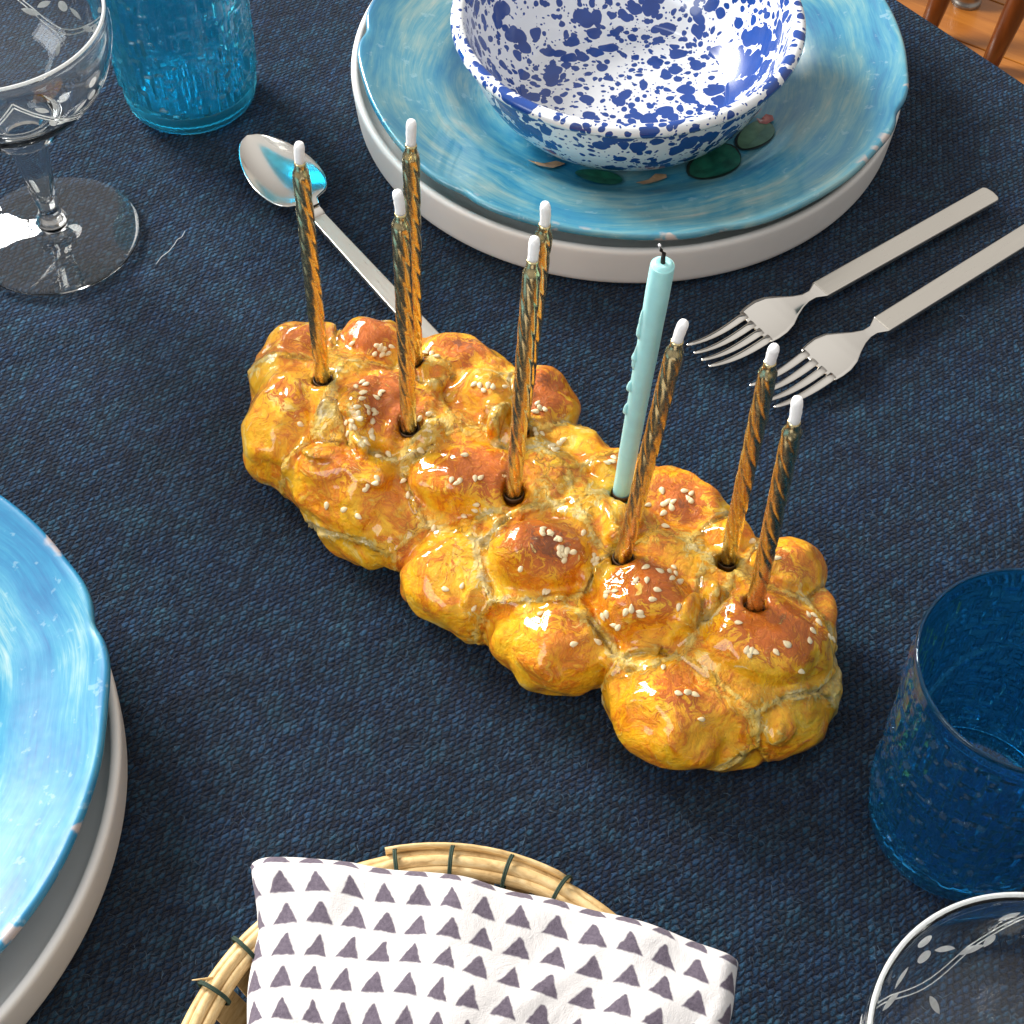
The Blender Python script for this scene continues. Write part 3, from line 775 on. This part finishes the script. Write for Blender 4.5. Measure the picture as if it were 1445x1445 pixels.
def blue_candle():
    base = P(*BLUE[0], .040); top = solve_top(base, BLUE[1], .121)
    q, L = axis_frame(base, top)
    root = empty('taper_candle', base); root.rotation_mode = 'QUATERNION'; root.rotation_quaternion = q
    tag(root, 'smooth pale blue candle with wax drips and burnt black wick standing in the loaf', 'candle')
    pr = [(.0034, -.020), (.0034, -.008), (.0034, .0), (.0036, .03), (.0038, .07), (.0040, .10), (.0040, L - .0035), (.0036, L - .0015), (.0026, L - .0003), (.0012, L - .0004), (0, L - .0008)]
    def rf(r, z, a): return r * (1 + .03 * noise.noise(Vector((math.cos(a), math.sin(a), z * 70)))), z
    V, F = lathe(smooth_profile(pr, 6), 32, rf); mesh('wax_body', V, F, M['blue_wax'], root)
    path = [Vector((0, 0, L - .001)), Vector((.0003, 0, L + .002)), Vector((.0003, .0006, L + .004)), Vector((.0014, .0012, L + .006)), Vector((.002, .0010, L + .0075))]
    V, F = tube(path, [.0008, .00075, .0007, .00065, .0005], 8); mesh('wick', V, F, M['burnt'], root)
    V, F = tube([path[-1], path[-1] + Vector((.0004, 0, .0008))], [.00055, .0004], 8); t2 = mesh('wick_tip', V, F, M['wick'], root)
    # wax drips on the side that faces left in the picture
    left = q.inverted() @ Vector((-1, -.15, 0)); left.z = 0; left.normalize()
    for (zz, l_, r_) in ((L - .036, .012, .0011), (L - .047, .0045, .0013), (L - .052, .014, .0009), (L - .063, .005, .0013), (L - .076, .006, .0011), (L - .030, .010, .0009)):
        pth = [left * (.0034 + .0005 * math.sin(PI * k / 6)) + Vector((0, 0, zz + l_ * (1 - k / 6))) for k in range(7)]
        V, F = tube(pth, [r_ * v for v in (.3, .55, .7, .8, 1.0, 1.15, .6)], 10); mesh('wax_drip', V, F, M['blue_wax'], root)
    V, F = lathe([(.0034, -.0045), (.0040, -.0045), (.0041, -.0022), (.0038, -.0016), (.0036, -.0022), (.0034, -.0045)], 28)
    s = mesh('candle_socket', V, F, M['socket'], loaf_root); s.location = base
blue_candle()

# ------------------------------------------------------------ tumblers
def make_tumbler(loc, rz, label, seed, gm):
    rnd = random.Random(seed)
    root = empty('blue_tumbler', loc, rz); tag(root, label, 'tumbler', 'blue glass tumblers with bark relief')
    H = .108; n = 480
    # bark relief: overlapping upright rectangles of uneven height
    NZ, NA = 220, 480; zg = np.linspace(.012, H - .008, NZ)[:, None]; ag = (np.arange(NA) * 2 * PI / NA)[None, :]
    field = np.zeros((NZ, NA))
    for _ in range(950):
        ca, cz = rnd.uniform(0, 2 * PI), rnd.uniform(.012, H - .010); hw_ = rnd.uniform(.0009, .0026); hh_ = rnd.uniform(.0022, .0068)
        if rnd.random() < .18: hw_, hh_ = hh_ * .8, hw_ * .7
        da = np.abs((ag - ca + PI) % (2 * PI) - PI) * .034; dz = np.abs(zg - cz)
        k_ = np.clip(np.minimum(hw_ - da, hh_ - dz) / .0005 + .5, 0, 1); k_ = k_ * k_ * (3 - 2 * k_)
        lev = rnd.uniform(0, 1) ** .8; rim_ = np.exp(-(np.minimum(hw_ - da, hh_ - dz) / .0004) ** 2) * .25
        field = field * (1 - k_) + k_ * lev - rim_ * (k_ > 0)
    def relief(a, z):
        i = min(NZ - 1, max(0, int((z - .012) / (H - .020) * (NZ - 1) + .5))); j = int(round(a / (2 * PI) * NA)) % NA
        return .0017 * field[i, j] * min(1, (z - .012) / .002)
    V = []; F = []; rings = []
    prof = [(0, .0035), (.022, .0035), (.0255, .0012), (.0280, .0002), (.0302, .0008), (.0320, .0035), (.0327, .0075), (.0330, .0105), (.0326, .0122)]
    prof = smooth_profile(prof, 5)
    zz = .0130
    while zz < H - .010: prof.append((.0330 + .0034 * ((zz) / H) ** 1.3, zz)); zz += .00055
    prof += smooth_profile([(.0330 + .0033 * ((H - .009) / H) ** 1.3, H - .009), (.0364, H - .004), (.0366, H - .0012), (.0359, H), (.0352, H - .0012), (.0346, H - .008)], 4)
    inner = [(.0353 - .0035 * (1 - (H - .008 - q) / (H - .008)) * 0, q) for q in ()]
    for k in range(1, 30):
        t_ = k / 30; zi = (H - .008) * (1 - t_) + .014 * t_
        prof.append((.0302 + .0044 * (zi / H) ** 1.3, zi))
    prof += smooth_profile([(.0302, .013), (.0285, .0095), (.024, .0078), (.012, .0072), (0, .0072)], 4)
    def rf(r, z, a):
        if r > .0318 and .0128 < z < H - .0095 and r > .0328 + .0032 * (z / H) ** 1.3: return r + relief(a, z) - .0003, z
        if r > .0318 and .006 < z < .0122:  # bead ring above the foot
            return r + .0003 * max(0, math.cos(a * 60)) * math.exp(-((z - .0085) / .0022) ** 2), z
        return r, z
    V, F = lathe(prof, n, rf); mesh('glass_body', V, F, gm, root)
make_tumbler((-.1605, .2585, .0003), .3, 'lighter blue glass tumbler with bark relief between the stemmed glass and the spoon', 3, M['blueglass_lit'])
make_tumbler((.1590, -.1365, .0003), 1.1, 'deep blue glass tumbler with bark relief right of the loaf, cut by the right edge', 9, M['blueglass'])

# ------------------------------------------------------------ cut glass coupes
def coupe_outer(z):
    pts = [(.0172, .0660), (.0185, .0700), (.0260, .0755), (.0360, .0840), (.0425, .0940), (.0462, .1050), (.0472, .1120), (.0465, .1195)]
    for (r0, z0), (r1, z1) in zip(pts[:-1], pts[1:]):
        if z <= z1: return r0 + (r1 - r0) * (z - z0) / (z1 - z0)
    return pts[-1][0]
def make_coupe(loc, rz, label, k=1.0):
    root = empty('coupe_glass', loc, rz); tag(root, label, 'coupe glass', 'stemmed glasses with cut leaf pattern')
    root.scale = (k, k, 1)
    outer = smooth_profile([(.0088, .0590), (.0125, .0605), (.0160, .0632), (.0175, .0668), (.0187, .0702), (.0262, .0755), (.0362, .0840), (.0427, .0940), (.0464, .1050), (.0474, .1120), (.0470, .1180), (.0472, .1195), (.0466, .1206), (.0456, .1206), (.0450, .1195), (.0453, .1180)], 5)
    inn = smooth_profile([(.0453, .1180), (.0459, .1120), (.0450, .1050), (.0414, .0945), (.0350, .0852), (.0250, .0772), (.0160, .0725), (.0095, .0670), (.0070, .0590)], 5)
    V, F = lathe(outer + inn[1:], 96); mesh('bowl', V, F, M['clear'], root)
    V1, F1 = lathe(smooth_profile([(.0088, .0590), (.0082, .052), (.0064, .036), (.0050, .022), (.0046, .0165), (.0062, .0130), (.0072, .0100), (.0062, .0065)], 5)[::-1], 48)
    V2, F2 = lathe(smooth_profile([(.0070, .0590), (.0064, .050), (.0048, .036), (.0030, .026), (.0012, .0225), (0, .0220)], 5), 48)
    n1 = len(V1); mesh('stem', V1 + V2, F1 + [tuple(n1 + i for i in f) for f in F2], M['clear'], root)
    V, F = lathe(smooth_profile([(.0062, .0065), (.012, .0048), (.022, .0036), (.034, .0022), (.0382, .0013), (.0386, .0007), (.0378, .0002), (.030, .0006), (.012, .0016), (0, .0020)], 5)[::-1], 96)
    mesh('foot', V, F, M['clear'], root)
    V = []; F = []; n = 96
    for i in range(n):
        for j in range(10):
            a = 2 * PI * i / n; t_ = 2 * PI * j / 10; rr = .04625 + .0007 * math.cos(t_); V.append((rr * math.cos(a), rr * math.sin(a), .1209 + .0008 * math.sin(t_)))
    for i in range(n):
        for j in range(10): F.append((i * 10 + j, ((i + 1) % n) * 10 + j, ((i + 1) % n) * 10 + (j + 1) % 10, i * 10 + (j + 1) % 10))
    mesh('rim', V, F, M['frost'], root)  # added frosted ring, stands in for bright refraction along the clear rim
    def cut(name, pts):  # closed outline in (angle, z) on the outside of the bowl
        ca = sum(p[0] for p in pts) / len(pts); cz = sum(p[1] for p in pts) / len(pts); V = []; F = []; n = len(pts)
        def at(a, z): r_ = coupe_outer(z) + .00022; return (r_ * math.cos(a), r_ * math.sin(a), z)
        V.append(at(ca, cz))
        for s in (.5, 1): V += [at(ca + (a - ca) * s, cz + (z - cz) * s) for a, z in pts]
        for j in range(n):
            q = (j + 1) % n; F.append((0, 1 + j, 1 + q)); F.append((1 + j, 1 + n + j, 1 + n + q, 1 + q))
        mesh(name, V, F, M['frost'], root)
    def leaf(a, z, l_, w_, rot):
        r_ = coupe_outer(z); pts = []
        for t_ in np.linspace(0, 1, 9)[:-1]: pts.append((l_ * (t_ - .5), w_ * math.sin(PI * t_) ** .8))
        for t_ in np.linspace(1, 0, 9)[:-1]: pts.append((l_ * (t_ - .5), -w_ * math.sin(PI * t_) ** .8))
        sl = .75
        cut('cut_leaf', [(a + (x * math.cos(rot) - y * math.sin(rot)) / r_, z + (x * math.sin(rot) + y * math.cos(rot)) * sl) for x, y in pts])
    def line(pts, w_):
        V = []; F = []
        for i, (a, z) in enumerate(pts):
            a1, z1 = pts[min(i + 1, len(pts) - 1)]; a0, z0 = pts[max(i - 1, 0)]
            r_ = coupe_outer(z); tx, tz = (a1 - a0) * r_, (z1 - z0); L = math.hypot(tx, tz); nx, nz = -tz / L, tx / L
            for s in (-1, 0, 1):
                rr = coupe_outer(z) + (.0002 if s else .0005)
                aa = a + s * nx * w_ / r_; z_ = z + s * nz * w_; V.append((rr * math.cos(aa), rr * math.sin(aa), z_))
        for i in range(len(pts) - 1):
            for s in (0, 1): F.append((i * 3 + s, i * 3 + s + 1, i * 3 + s + 4, i * 3 + s + 3))
        mesh('cut_line', V, F, M['frost'], root)
    for q in range(4):
        a0 = q * PI / 2
        for off in (-.0009, .0009):   # twin swag lines
            line([(a0 + PI / 2 * t_, .1130 - .0250 * math.sin(PI * t_) + off) for t_ in np.linspace(0, 1, 22)], .00032)
        for s, (da, dz, l_, w_, ro) in enumerate([(.22, .1065, .0085, .0014, -.9), (.42, .0935, .0085, .0015, -.3), (.30, .0960, .0070, .0013, -1.2), (.62, .0965, .0080, .0015, .5), (1.0, .0965, .0080, .0015, -.6),
                                              (1.15, .0930, .0085, .0015, .3), (1.33, .1065, .0085, .0014, .9), (.78, .0820, .0060, .0012, 1.4)]):
            leaf(a0 + da, dz, l_, w_, ro)
        for dz in (.1045, .0975):
            pts = [(a0 + PI / 4 + .0026 * math.cos(t_) / .046, dz + .0022 * math.sin(t_)) for t_ in np.linspace(0, 2 * PI, 17)[:-1]]
            cut('cut_berry', pts)
    return root
make_coupe((-.2120, .1590, .0003), R(20), 'clear stemmed coupe glass with cut leaves standing left of the lighter blue tumbler')
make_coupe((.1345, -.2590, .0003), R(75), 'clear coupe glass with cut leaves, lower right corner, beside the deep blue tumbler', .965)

# ------------------------------------------------------------ cutlery
def prism(outline, z0, z1, bevel=0):
    bm = bmesh.new(); vs = [bm.verts.new((x, y, z0)) for x, y in outline]; f = bm.faces.new(vs)
    r = bmesh.ops.extrude_face_region(bm, geom=[f])
    for v in [g_ for g_ in r['geom'] if isinstance(g_, bmesh.types.BMVert)]: v.co.z = z1
    bmesh.ops.recalc_face_normals(bm, faces=bm.faces)
    if bevel: bmesh.ops.bevel(bm, geom=list(bm.edges), offset=bevel, segments=2, affect='EDGES', profile=.5)
    return bm
def sheet(profile, th, n=14):
    """profile: (x, halfwidth, z centre, dish) -> dished solid strip along x"""
    V = []; F = []
    for side in (0, 1):
        for x, hw, z, dish in profile:
            for j in range(n + 1):
                s = -1 + 2 * j / n
                V.append((x, hw * s, z + dish * (s * s) - side * th * (1 - .6 * s ** 4)))
    K = len(profile); W = n + 1; off = K * W
    for i in range(K - 1):
        for j in range(n):
            a = i * W + j; F.append((a, a + W, a + W + 1, a + 1)); F.append((off + a, off + a + 1, off + a + W + 1, off + a + W))
        for j in (0, n):
            a = i * W + j; F.append((a, off + a, off + a + W, a + W) if j == 0 else (a, a + W, off + a + W, off + a))
    for i in (0, K - 1):
        for j in range(n):
            a = i * W + j; F.append((a, a + 1, off + a + 1, off + a) if i == 0 else (a, off + a, off + a + 1, a + 1))
    return V, F
def handle(root, x0, x1, w0, w1):
    out = [(x0, -w0), (x1 - .0012, -w1), (x1, -w1 * .75), (x1 + .0006, 0), (x1, w1 * .75), (x1 - .0012, w1), (x0, w0)]
    bm = prism(out, .0030, .0058, .0006); from_bm('handle', bm, M['steel'], root, smooth=False)
def make_fork(neck_px, end_px, tip_px, label):
    a = P(*neck_px, .004); b = P(*end_px, .004); c = P(*tip_px, .004)
    ang = math.atan2(b.y - c.y, b.x - c.x)
    root = empty('fork', (a.x, a.y, .0004), ang); tag(root, label, 'fork', 'two steel forks right of the loaf')
    L = (b - a).length; T = .0665
    handle(root, .0045, L, .0050, .0052)
    # neck and palm
    prof = [(.0048, .0050, .0056, 0), (.0030, .0040, .0054, 0), (.0000, .0024, .0052, 0), (-.004, .0024, .0052, 0), (-.009, .0040, .0056, .0002), (-.015, .0070, .0060, .0006), (-.020, .0100, .0057, .0010),
            (-.025, .0114, .0048, .0013), (-.0295, .0114, .0039, .0013), (-.0335, .0108, .0033, .0012)]
    pr = []
    for i in range(len(prof) - 1):
        for s in range(4):
            t_ = s / 4; t_ = t_ * t_ * (3 - 2 * t_) if False else t_
            pr.append(tuple(prof[i][k] * (1 - t_) + prof[i + 1][k] * t_ for k in range(4)))
    pr.append(prof[-1]); V, F = sheet(pr, .0016); mesh('head', V, F, M['polished'], root)
    for j in range(4):
        y0 = (-1.5 + j) * .0056; y1 = (-1.5 + j) * .0050
        K = 10; path = []; rad = []
        for k in range(K + 1):
            t_ = k / K; x = -.0320 - (T - .0320) * t_
            path.append(Vector((x, y0 + (y1 - y0) * t_, .0030 + .0010 * (abs(y0) / .008) - .0022 * math.sin(PI * t_ * .9) + .0035 * t_ * t_)))
            rad.append((.00215 * (1 - .60 * t_ ** 1.6), .00095 * (1 - .35 * t_)))
        rad[-1] = (.0005, .0004)
        V, F = tube(path, rad, 12); mesh('tine', V, F, M['polished'], root)
    return root
make_fork((1146, 418), (1398, 275), (985, 507), 'steel fork with flat handle lying nearer the blue plate')
make_fork((1232, 468), (1482, 318), (1110, 550), 'steel fork with flat handle lying farther right, its handle cut by the right edge')
def make_spoon():
    a = P(440, 297, .005); tip = P(350, 199, .005)
    ang = math.atan2(a.y - tip.y, a.x - tip.x); b = P(603, 474, .005)
    ang2 = math.atan2(b.y - a.y, b.x - a.x)
    root = empty('spoon', (a.x, a.y, .0004), ang2); tag(root, 'steel spoon with polished bowl lying behind the left end of the loaf', 'spoon')
    T = (tip - a).length
    hroot = root
    handle(root, .006, .112, .0036, .0050)
    V = []; F = []; K = 28; n = 24
    dphi = (ang - ang2)
    cs, sn = math.cos(dphi), math.sin(dphi)
    tot = T
    def hw(t_):   # t 0 at neck .. 1 tip
        if t_ < .08: return .0028 + (t_ / .08) * .0015
        s = (t_ - .08) / .92
        return .0043 * (1 - s) ** 3 + .0155 * (math.sin(PI * s ** .82)) ** .52 if s < 1 else 0.0002
    for side in (0, 1):
        for i in range(K + 1):
            t_ = i / K; w_ = max(hw(t_), .0002); x = -tot * t_ + .003 * (1 - t_)
            depth = .0065 * max(0, math.sin(PI * min(1, max(0, (t_ - .1) / .9)))) ** .8
            zb = .0040 + .0042 * (1 - t_) * (1 if t_ > .05 else 1) + .0022 * t_ + .002
            for j in range(n + 1):
                s = -1 + 2 * j / n
                y = w_ * s; z = zb - depth * (1 - abs(s) ** 2.2) - side * .0011
                V.append((x * cs - y * sn, x * sn + y * cs, max(z, .0004 - side * .0002)))
    W = n + 1; off = (K + 1) * W
    for i in range(K):
        for j in range(n):
            q = i * W + j; F.append((q, q + W, q + W + 1, q + 1)); F.append((off + q, off + q + 1, off + q + W + 1, off + q + W))
        for j in (0, n):
            q = i * W + j; F.append((q, off + q, off + q + W, q + W))
    mesh('spoon_bowl', V, F, M['spoonsteel'], root)
    V, F = sheet([(-.001, .0030, .0085, 0), (.002, .0028, .0084, 0), (.005, .0032, .0074, 0), (.0065, .0036, .0058, 0)], .0018); mesh('neck', V, F, M['polished'], root)
make_spoon()

# ------------------------------------------------------------ basket and napkin
def make_basket():
    cx, cy, RR, Z = -.0230, -.2450, .0808, .0300
    root = empty('bread_basket', (cx, cy, .0003)); tag(root, 'round split cane basket with dark green bindings under the napkin', 'basket')
    for (r_, z, w_, h_, nm, sd) in [(RR + .0014, Z - .001, .0020, .0028, 'rim_cane', 1), (RR - .0013, Z + .0010, .0021, .0024, 'rim_cane', 2), (RR - .0042, Z - .0005, .0018, .0028, 'rim_cane', 3)]:
        V = []; F = []; n = 160; m_ = 10
        for i in range(n):
            a = 2 * PI * i / n; wob = .0005 * noise.noise(Vector((math.cos(a) * 3, math.sin(a) * 3, sd)))
            for j in range(m_):
                t_ = 2 * PI * j / m_; rr = r_ + wob + w_ * math.cos(t_); V.append((rr * math.cos(a), rr * math.sin(a), z + wob + h_ * math.sin(t_)))
        for i in range(n):
            for j in range(m_):
                F.append((i * m_ + j, ((i + 1) % n) * m_ + j, ((i + 1) % n) * m_ + (j + 1) % m_, i * m_ + (j + 1) % m_))
        mesh(nm, V, F, M['cane'], root)
    # loose end of the outer cane and one frayed splinter
    def ang(px, py): p = P(px, py, Z); return math.atan2(p.y - cy, p.x - cx)
    a1 = ang(543, 1198); pth = []
    for k in range(14):
        a = a1 - .75 * k / 13; pth.append(Vector(((RR + .0042 - .0012 * k / 13) * math.cos(a), (RR + .0042 - .0012 * k / 13) * math.sin(a), Z + .0012)))
    V, F = tube(pth, [(.0011, .0024)] * 13 + [(.0008, .0015)], 10); mesh('cane_end', V, F, M['cane'], root)
    a2 = ang(290, 1375)
    V, F = tube([Vector(((RR + .001) * math.cos(a2), (RR + .001) * math.sin(a2), Z + .001)), Vector(((RR + .006) * math.cos(a2 + .05), (RR + .006) * math.sin(a2 + .05), Z + .003))], [.0006, .0002], 6); mesh('splinter', V, F, M['cane'], root)
    # bindings
    angs = [ang(560, 1210), ang(640, 1213), ang(722, 1222), ang(803, 1243), ang(330, 1325), ang(290, 1392)]
    step = .36; a = angs[3] - step
    while a > angs[5] - 2 * PI + step * .6: angs.append(a); a -= step
    for q in angs:
        for off in (-.004, .004):
            pth = []
            for k in range(21):
                t_ = 2 * PI * k / 20; rr = RR - .0014 + .0060 * math.cos(t_); aa = q + off + .012 * math.sin(t_ / 2)
                pth.append(Vector((rr * math.cos(aa), rr * math.sin(aa), Z + .0050 * math.sin(t_))))
            V, F = tube(pth, [.00042] * 21, 7, cap=False); mesh('binding_thread', V, F, M['thread'], root)
    # upright slats of the wall and the floor of the basket
    for i in range(40):
        a = 2 * PI * i / 40; pth = [Vector(((RR - .002 - .018 * (1 - t_) ** 2) * math.cos(a), (RR - .002 - .018 * (1 - t_) ** 2) * math.sin(a), .0015 + (Z - .003) * t_)) for t_ in np.linspace(0, 1, 5)]
        V = []; F = []
        for p in pth:
            s = Vector((-math.sin(a), math.cos(a), 0)) * .0050; o_ = Vector((math.cos(a), math.sin(a), 0)) * .0007
            V += [p - s - o_, p + s - o_, p + s + o_, p - s + o_]
        for k in range(4):
            for j in range(4): F.append((k * 4 + j, k * 4 + (j + 1) % 4, k * 4 + 4 + (j + 1) % 4, k * 4 + 4 + j))
        mesh('wall_slat', V, F, M['cane'], root, smooth=False)
    V, F = lathe([(0, .0012), (.070, .0012), (.070, .0026), (0, .0026)], 60); mesh('basket_floor', V, F, M['cane'], root)
make_basket()

def make_napkin():
    TL = P(350, 1199, .038); TR = P(1048, 1349, .038)
    ux = (TR - TL); ux.z = 0; W = ux.length; ux.normalize(); uy = Vector((ux.y, -ux.x, 0))  # towards the viewer
    Hh = .150; rho = .0075; V = []; F = []; UV = []
    def fold(a, h, r_):
        s = 1 if a >= 0 else -1; a = abs(a)
        if a <= h - r_: return s * a, 0
        th = (a - (h - r_)) / r_
        if th < PI: return s * (h - r_ + r_ * math.sin(th)), -(r_ - r_ * math.cos(th))
        return s * (h - r_ - (a - (h - r_) - PI * r_)), -2 * r_
    A = np.linspace(-(W / 2 + rho * 2.6), W / 2 + rho * 2.6, 300); B = np.linspace(-(Hh / 2 + rho * 2.6), Hh / 2 + rho * 2.6, 260)
    cen = TL + ux * W / 2 + uy * Hh / 2
    for b in B:
        for a in A:
            x, zx = fold(a, W / 2, rho * (1.2 if a < 0 else .8)); y, zy = fold(b, Hh / 2, rho)
            # the sides draw in towards the bottom on the left, bulge gently
            tt = (y + Hh / 2) / Hh
            x2 = x + (.036 * (tt ** .75) if x < 0 else -.012 * tt) * abs(x) / (W / 2) - .004 * math.exp(-((tt - .12) / .10) ** 2) * (1 if x < -W / 2 + .02 else 0) * 0
            y2 = y - .0085 * (1 - (abs(x) / (W / 2)) ** 2.2) + .0022 * math.sin((x / W + .5) * PI * 1.0 + .4) - .0030 * (abs(x) / (W / 2)) ** 6 * 0
            z = .0415 + zx + zy
            n_ = noise.noise(Vector((x * 22, y * 16, 2))) * .0030 + noise.noise(Vector((x * 60 + y * 20, y * 45, 6))) * .0013 + max(0, .5 - abs(noise.noise(Vector((x * 18 + y * 9, y * 12, 9))) * 4)) * .0010
            z += n_ - .006 * (x / (W / 2)) ** 2 * .4 + .0025 * math.exp(-((x + .010) / .012) ** 2) * (.5 - tt * .5)
            y2 += .0013 * noise.noise(Vector((x * 40, 1, 3))); x2 += .0016 * noise.noise(Vector((2, y * 45, 3)))
            p = cen + ux * x2 + uy * y2; V.append((p.x, p.y, max(z, .027))); UV.append((a, -b))
    n = len(A)
    F = [(j * n + i, (j + 1) * n + i, (j + 1) * n + i + 1, j * n + i + 1) for j in range(len(B) - 1) for i in range(n - 1)]
    o = mesh('napkin', V, F, M['napkin'])
    uvl = o.data.uv_layers.new(name='UVMap')
    idx = np.empty(len(o.data.loops), dtype=np.int32); o.data.loops.foreach_get('vertex_index', idx)
    uvl.data.foreach_set('uv', np.array(UV, dtype=np.float32)[idx].ravel())
    tag(o, 'folded white cotton napkin printed with rows of grey purple triangles', 'napkin')
make_napkin()

# ------------------------------------------------------------ lint on the cloth
def lint(pixels, label):
    pts = [P(x, y, .0012) for x, y in pixels]
    V, F = tube(pts, [.00010] * len(pts), 6)
    o = mesh('lint_thread', V, F, M['wick']); tag(o, label, 'thread')
lint([(220, 373), (228, 362), (238, 355), (246, 345), (250, 338), (257, 334), (261, 326)], 'thin pale lint thread on the blue cloth between the stemmed glass foot and the loaf')

# ------------------------------------------------------------ loose fibres standing up from the weave
def make_fuzz():
    rnd = random.Random(4); V = []; F = []
    for _ in range(5200):
        p = P(rnd.uniform(-20, 1465), rnd.uniform(-10, 1465), 0)
        if (p - MID).dot(en) > -.012: continue
        a = rnd.uniform(0, 2 * PI); L = rnd.uniform(.0012, .0040); r_ = rnd.uniform(.00005, .00009); bend = rnd.uniform(-1.6, 1.6); rise = rnd.uniform(.3, .9) * L * .45
        q = Vector((p.x, p.y, 0)); pts = []
        for k in range(5):
            t_ = k / 4; pts.append(q + Vector((0, 0, -.0003 + rise * math.sin(PI * t_) + .0004 * t_))); q = q + Vector((math.cos(a), math.sin(a), 0)) * L / 4; a += bend / 4
        n0 = len(V); v, f = tube(pts, [r_] * 5, 3, cap=False); V += v; F += [tuple(n0 + i for i in g_) for g_ in f]
    t = NT('blue_wool_fibre'); n_ = t.noise(t.coord(), 60, 2)
    t.set(Base_Color=t.ramp(n_, [(.35, (.035, .075, .13)), (.65, (.10, .17, .25))]), Roughness=.9)
    o = mesh('fibre_fuzz', V, F, t.m); o.parent = cloth; o.matrix_parent_inverse = (Matrix.Translation(cloth.location) @ Matrix.Rotation(eang, 4, 'Z')).inverted()
    tag(o, kind='stuff')
make_fuzz()
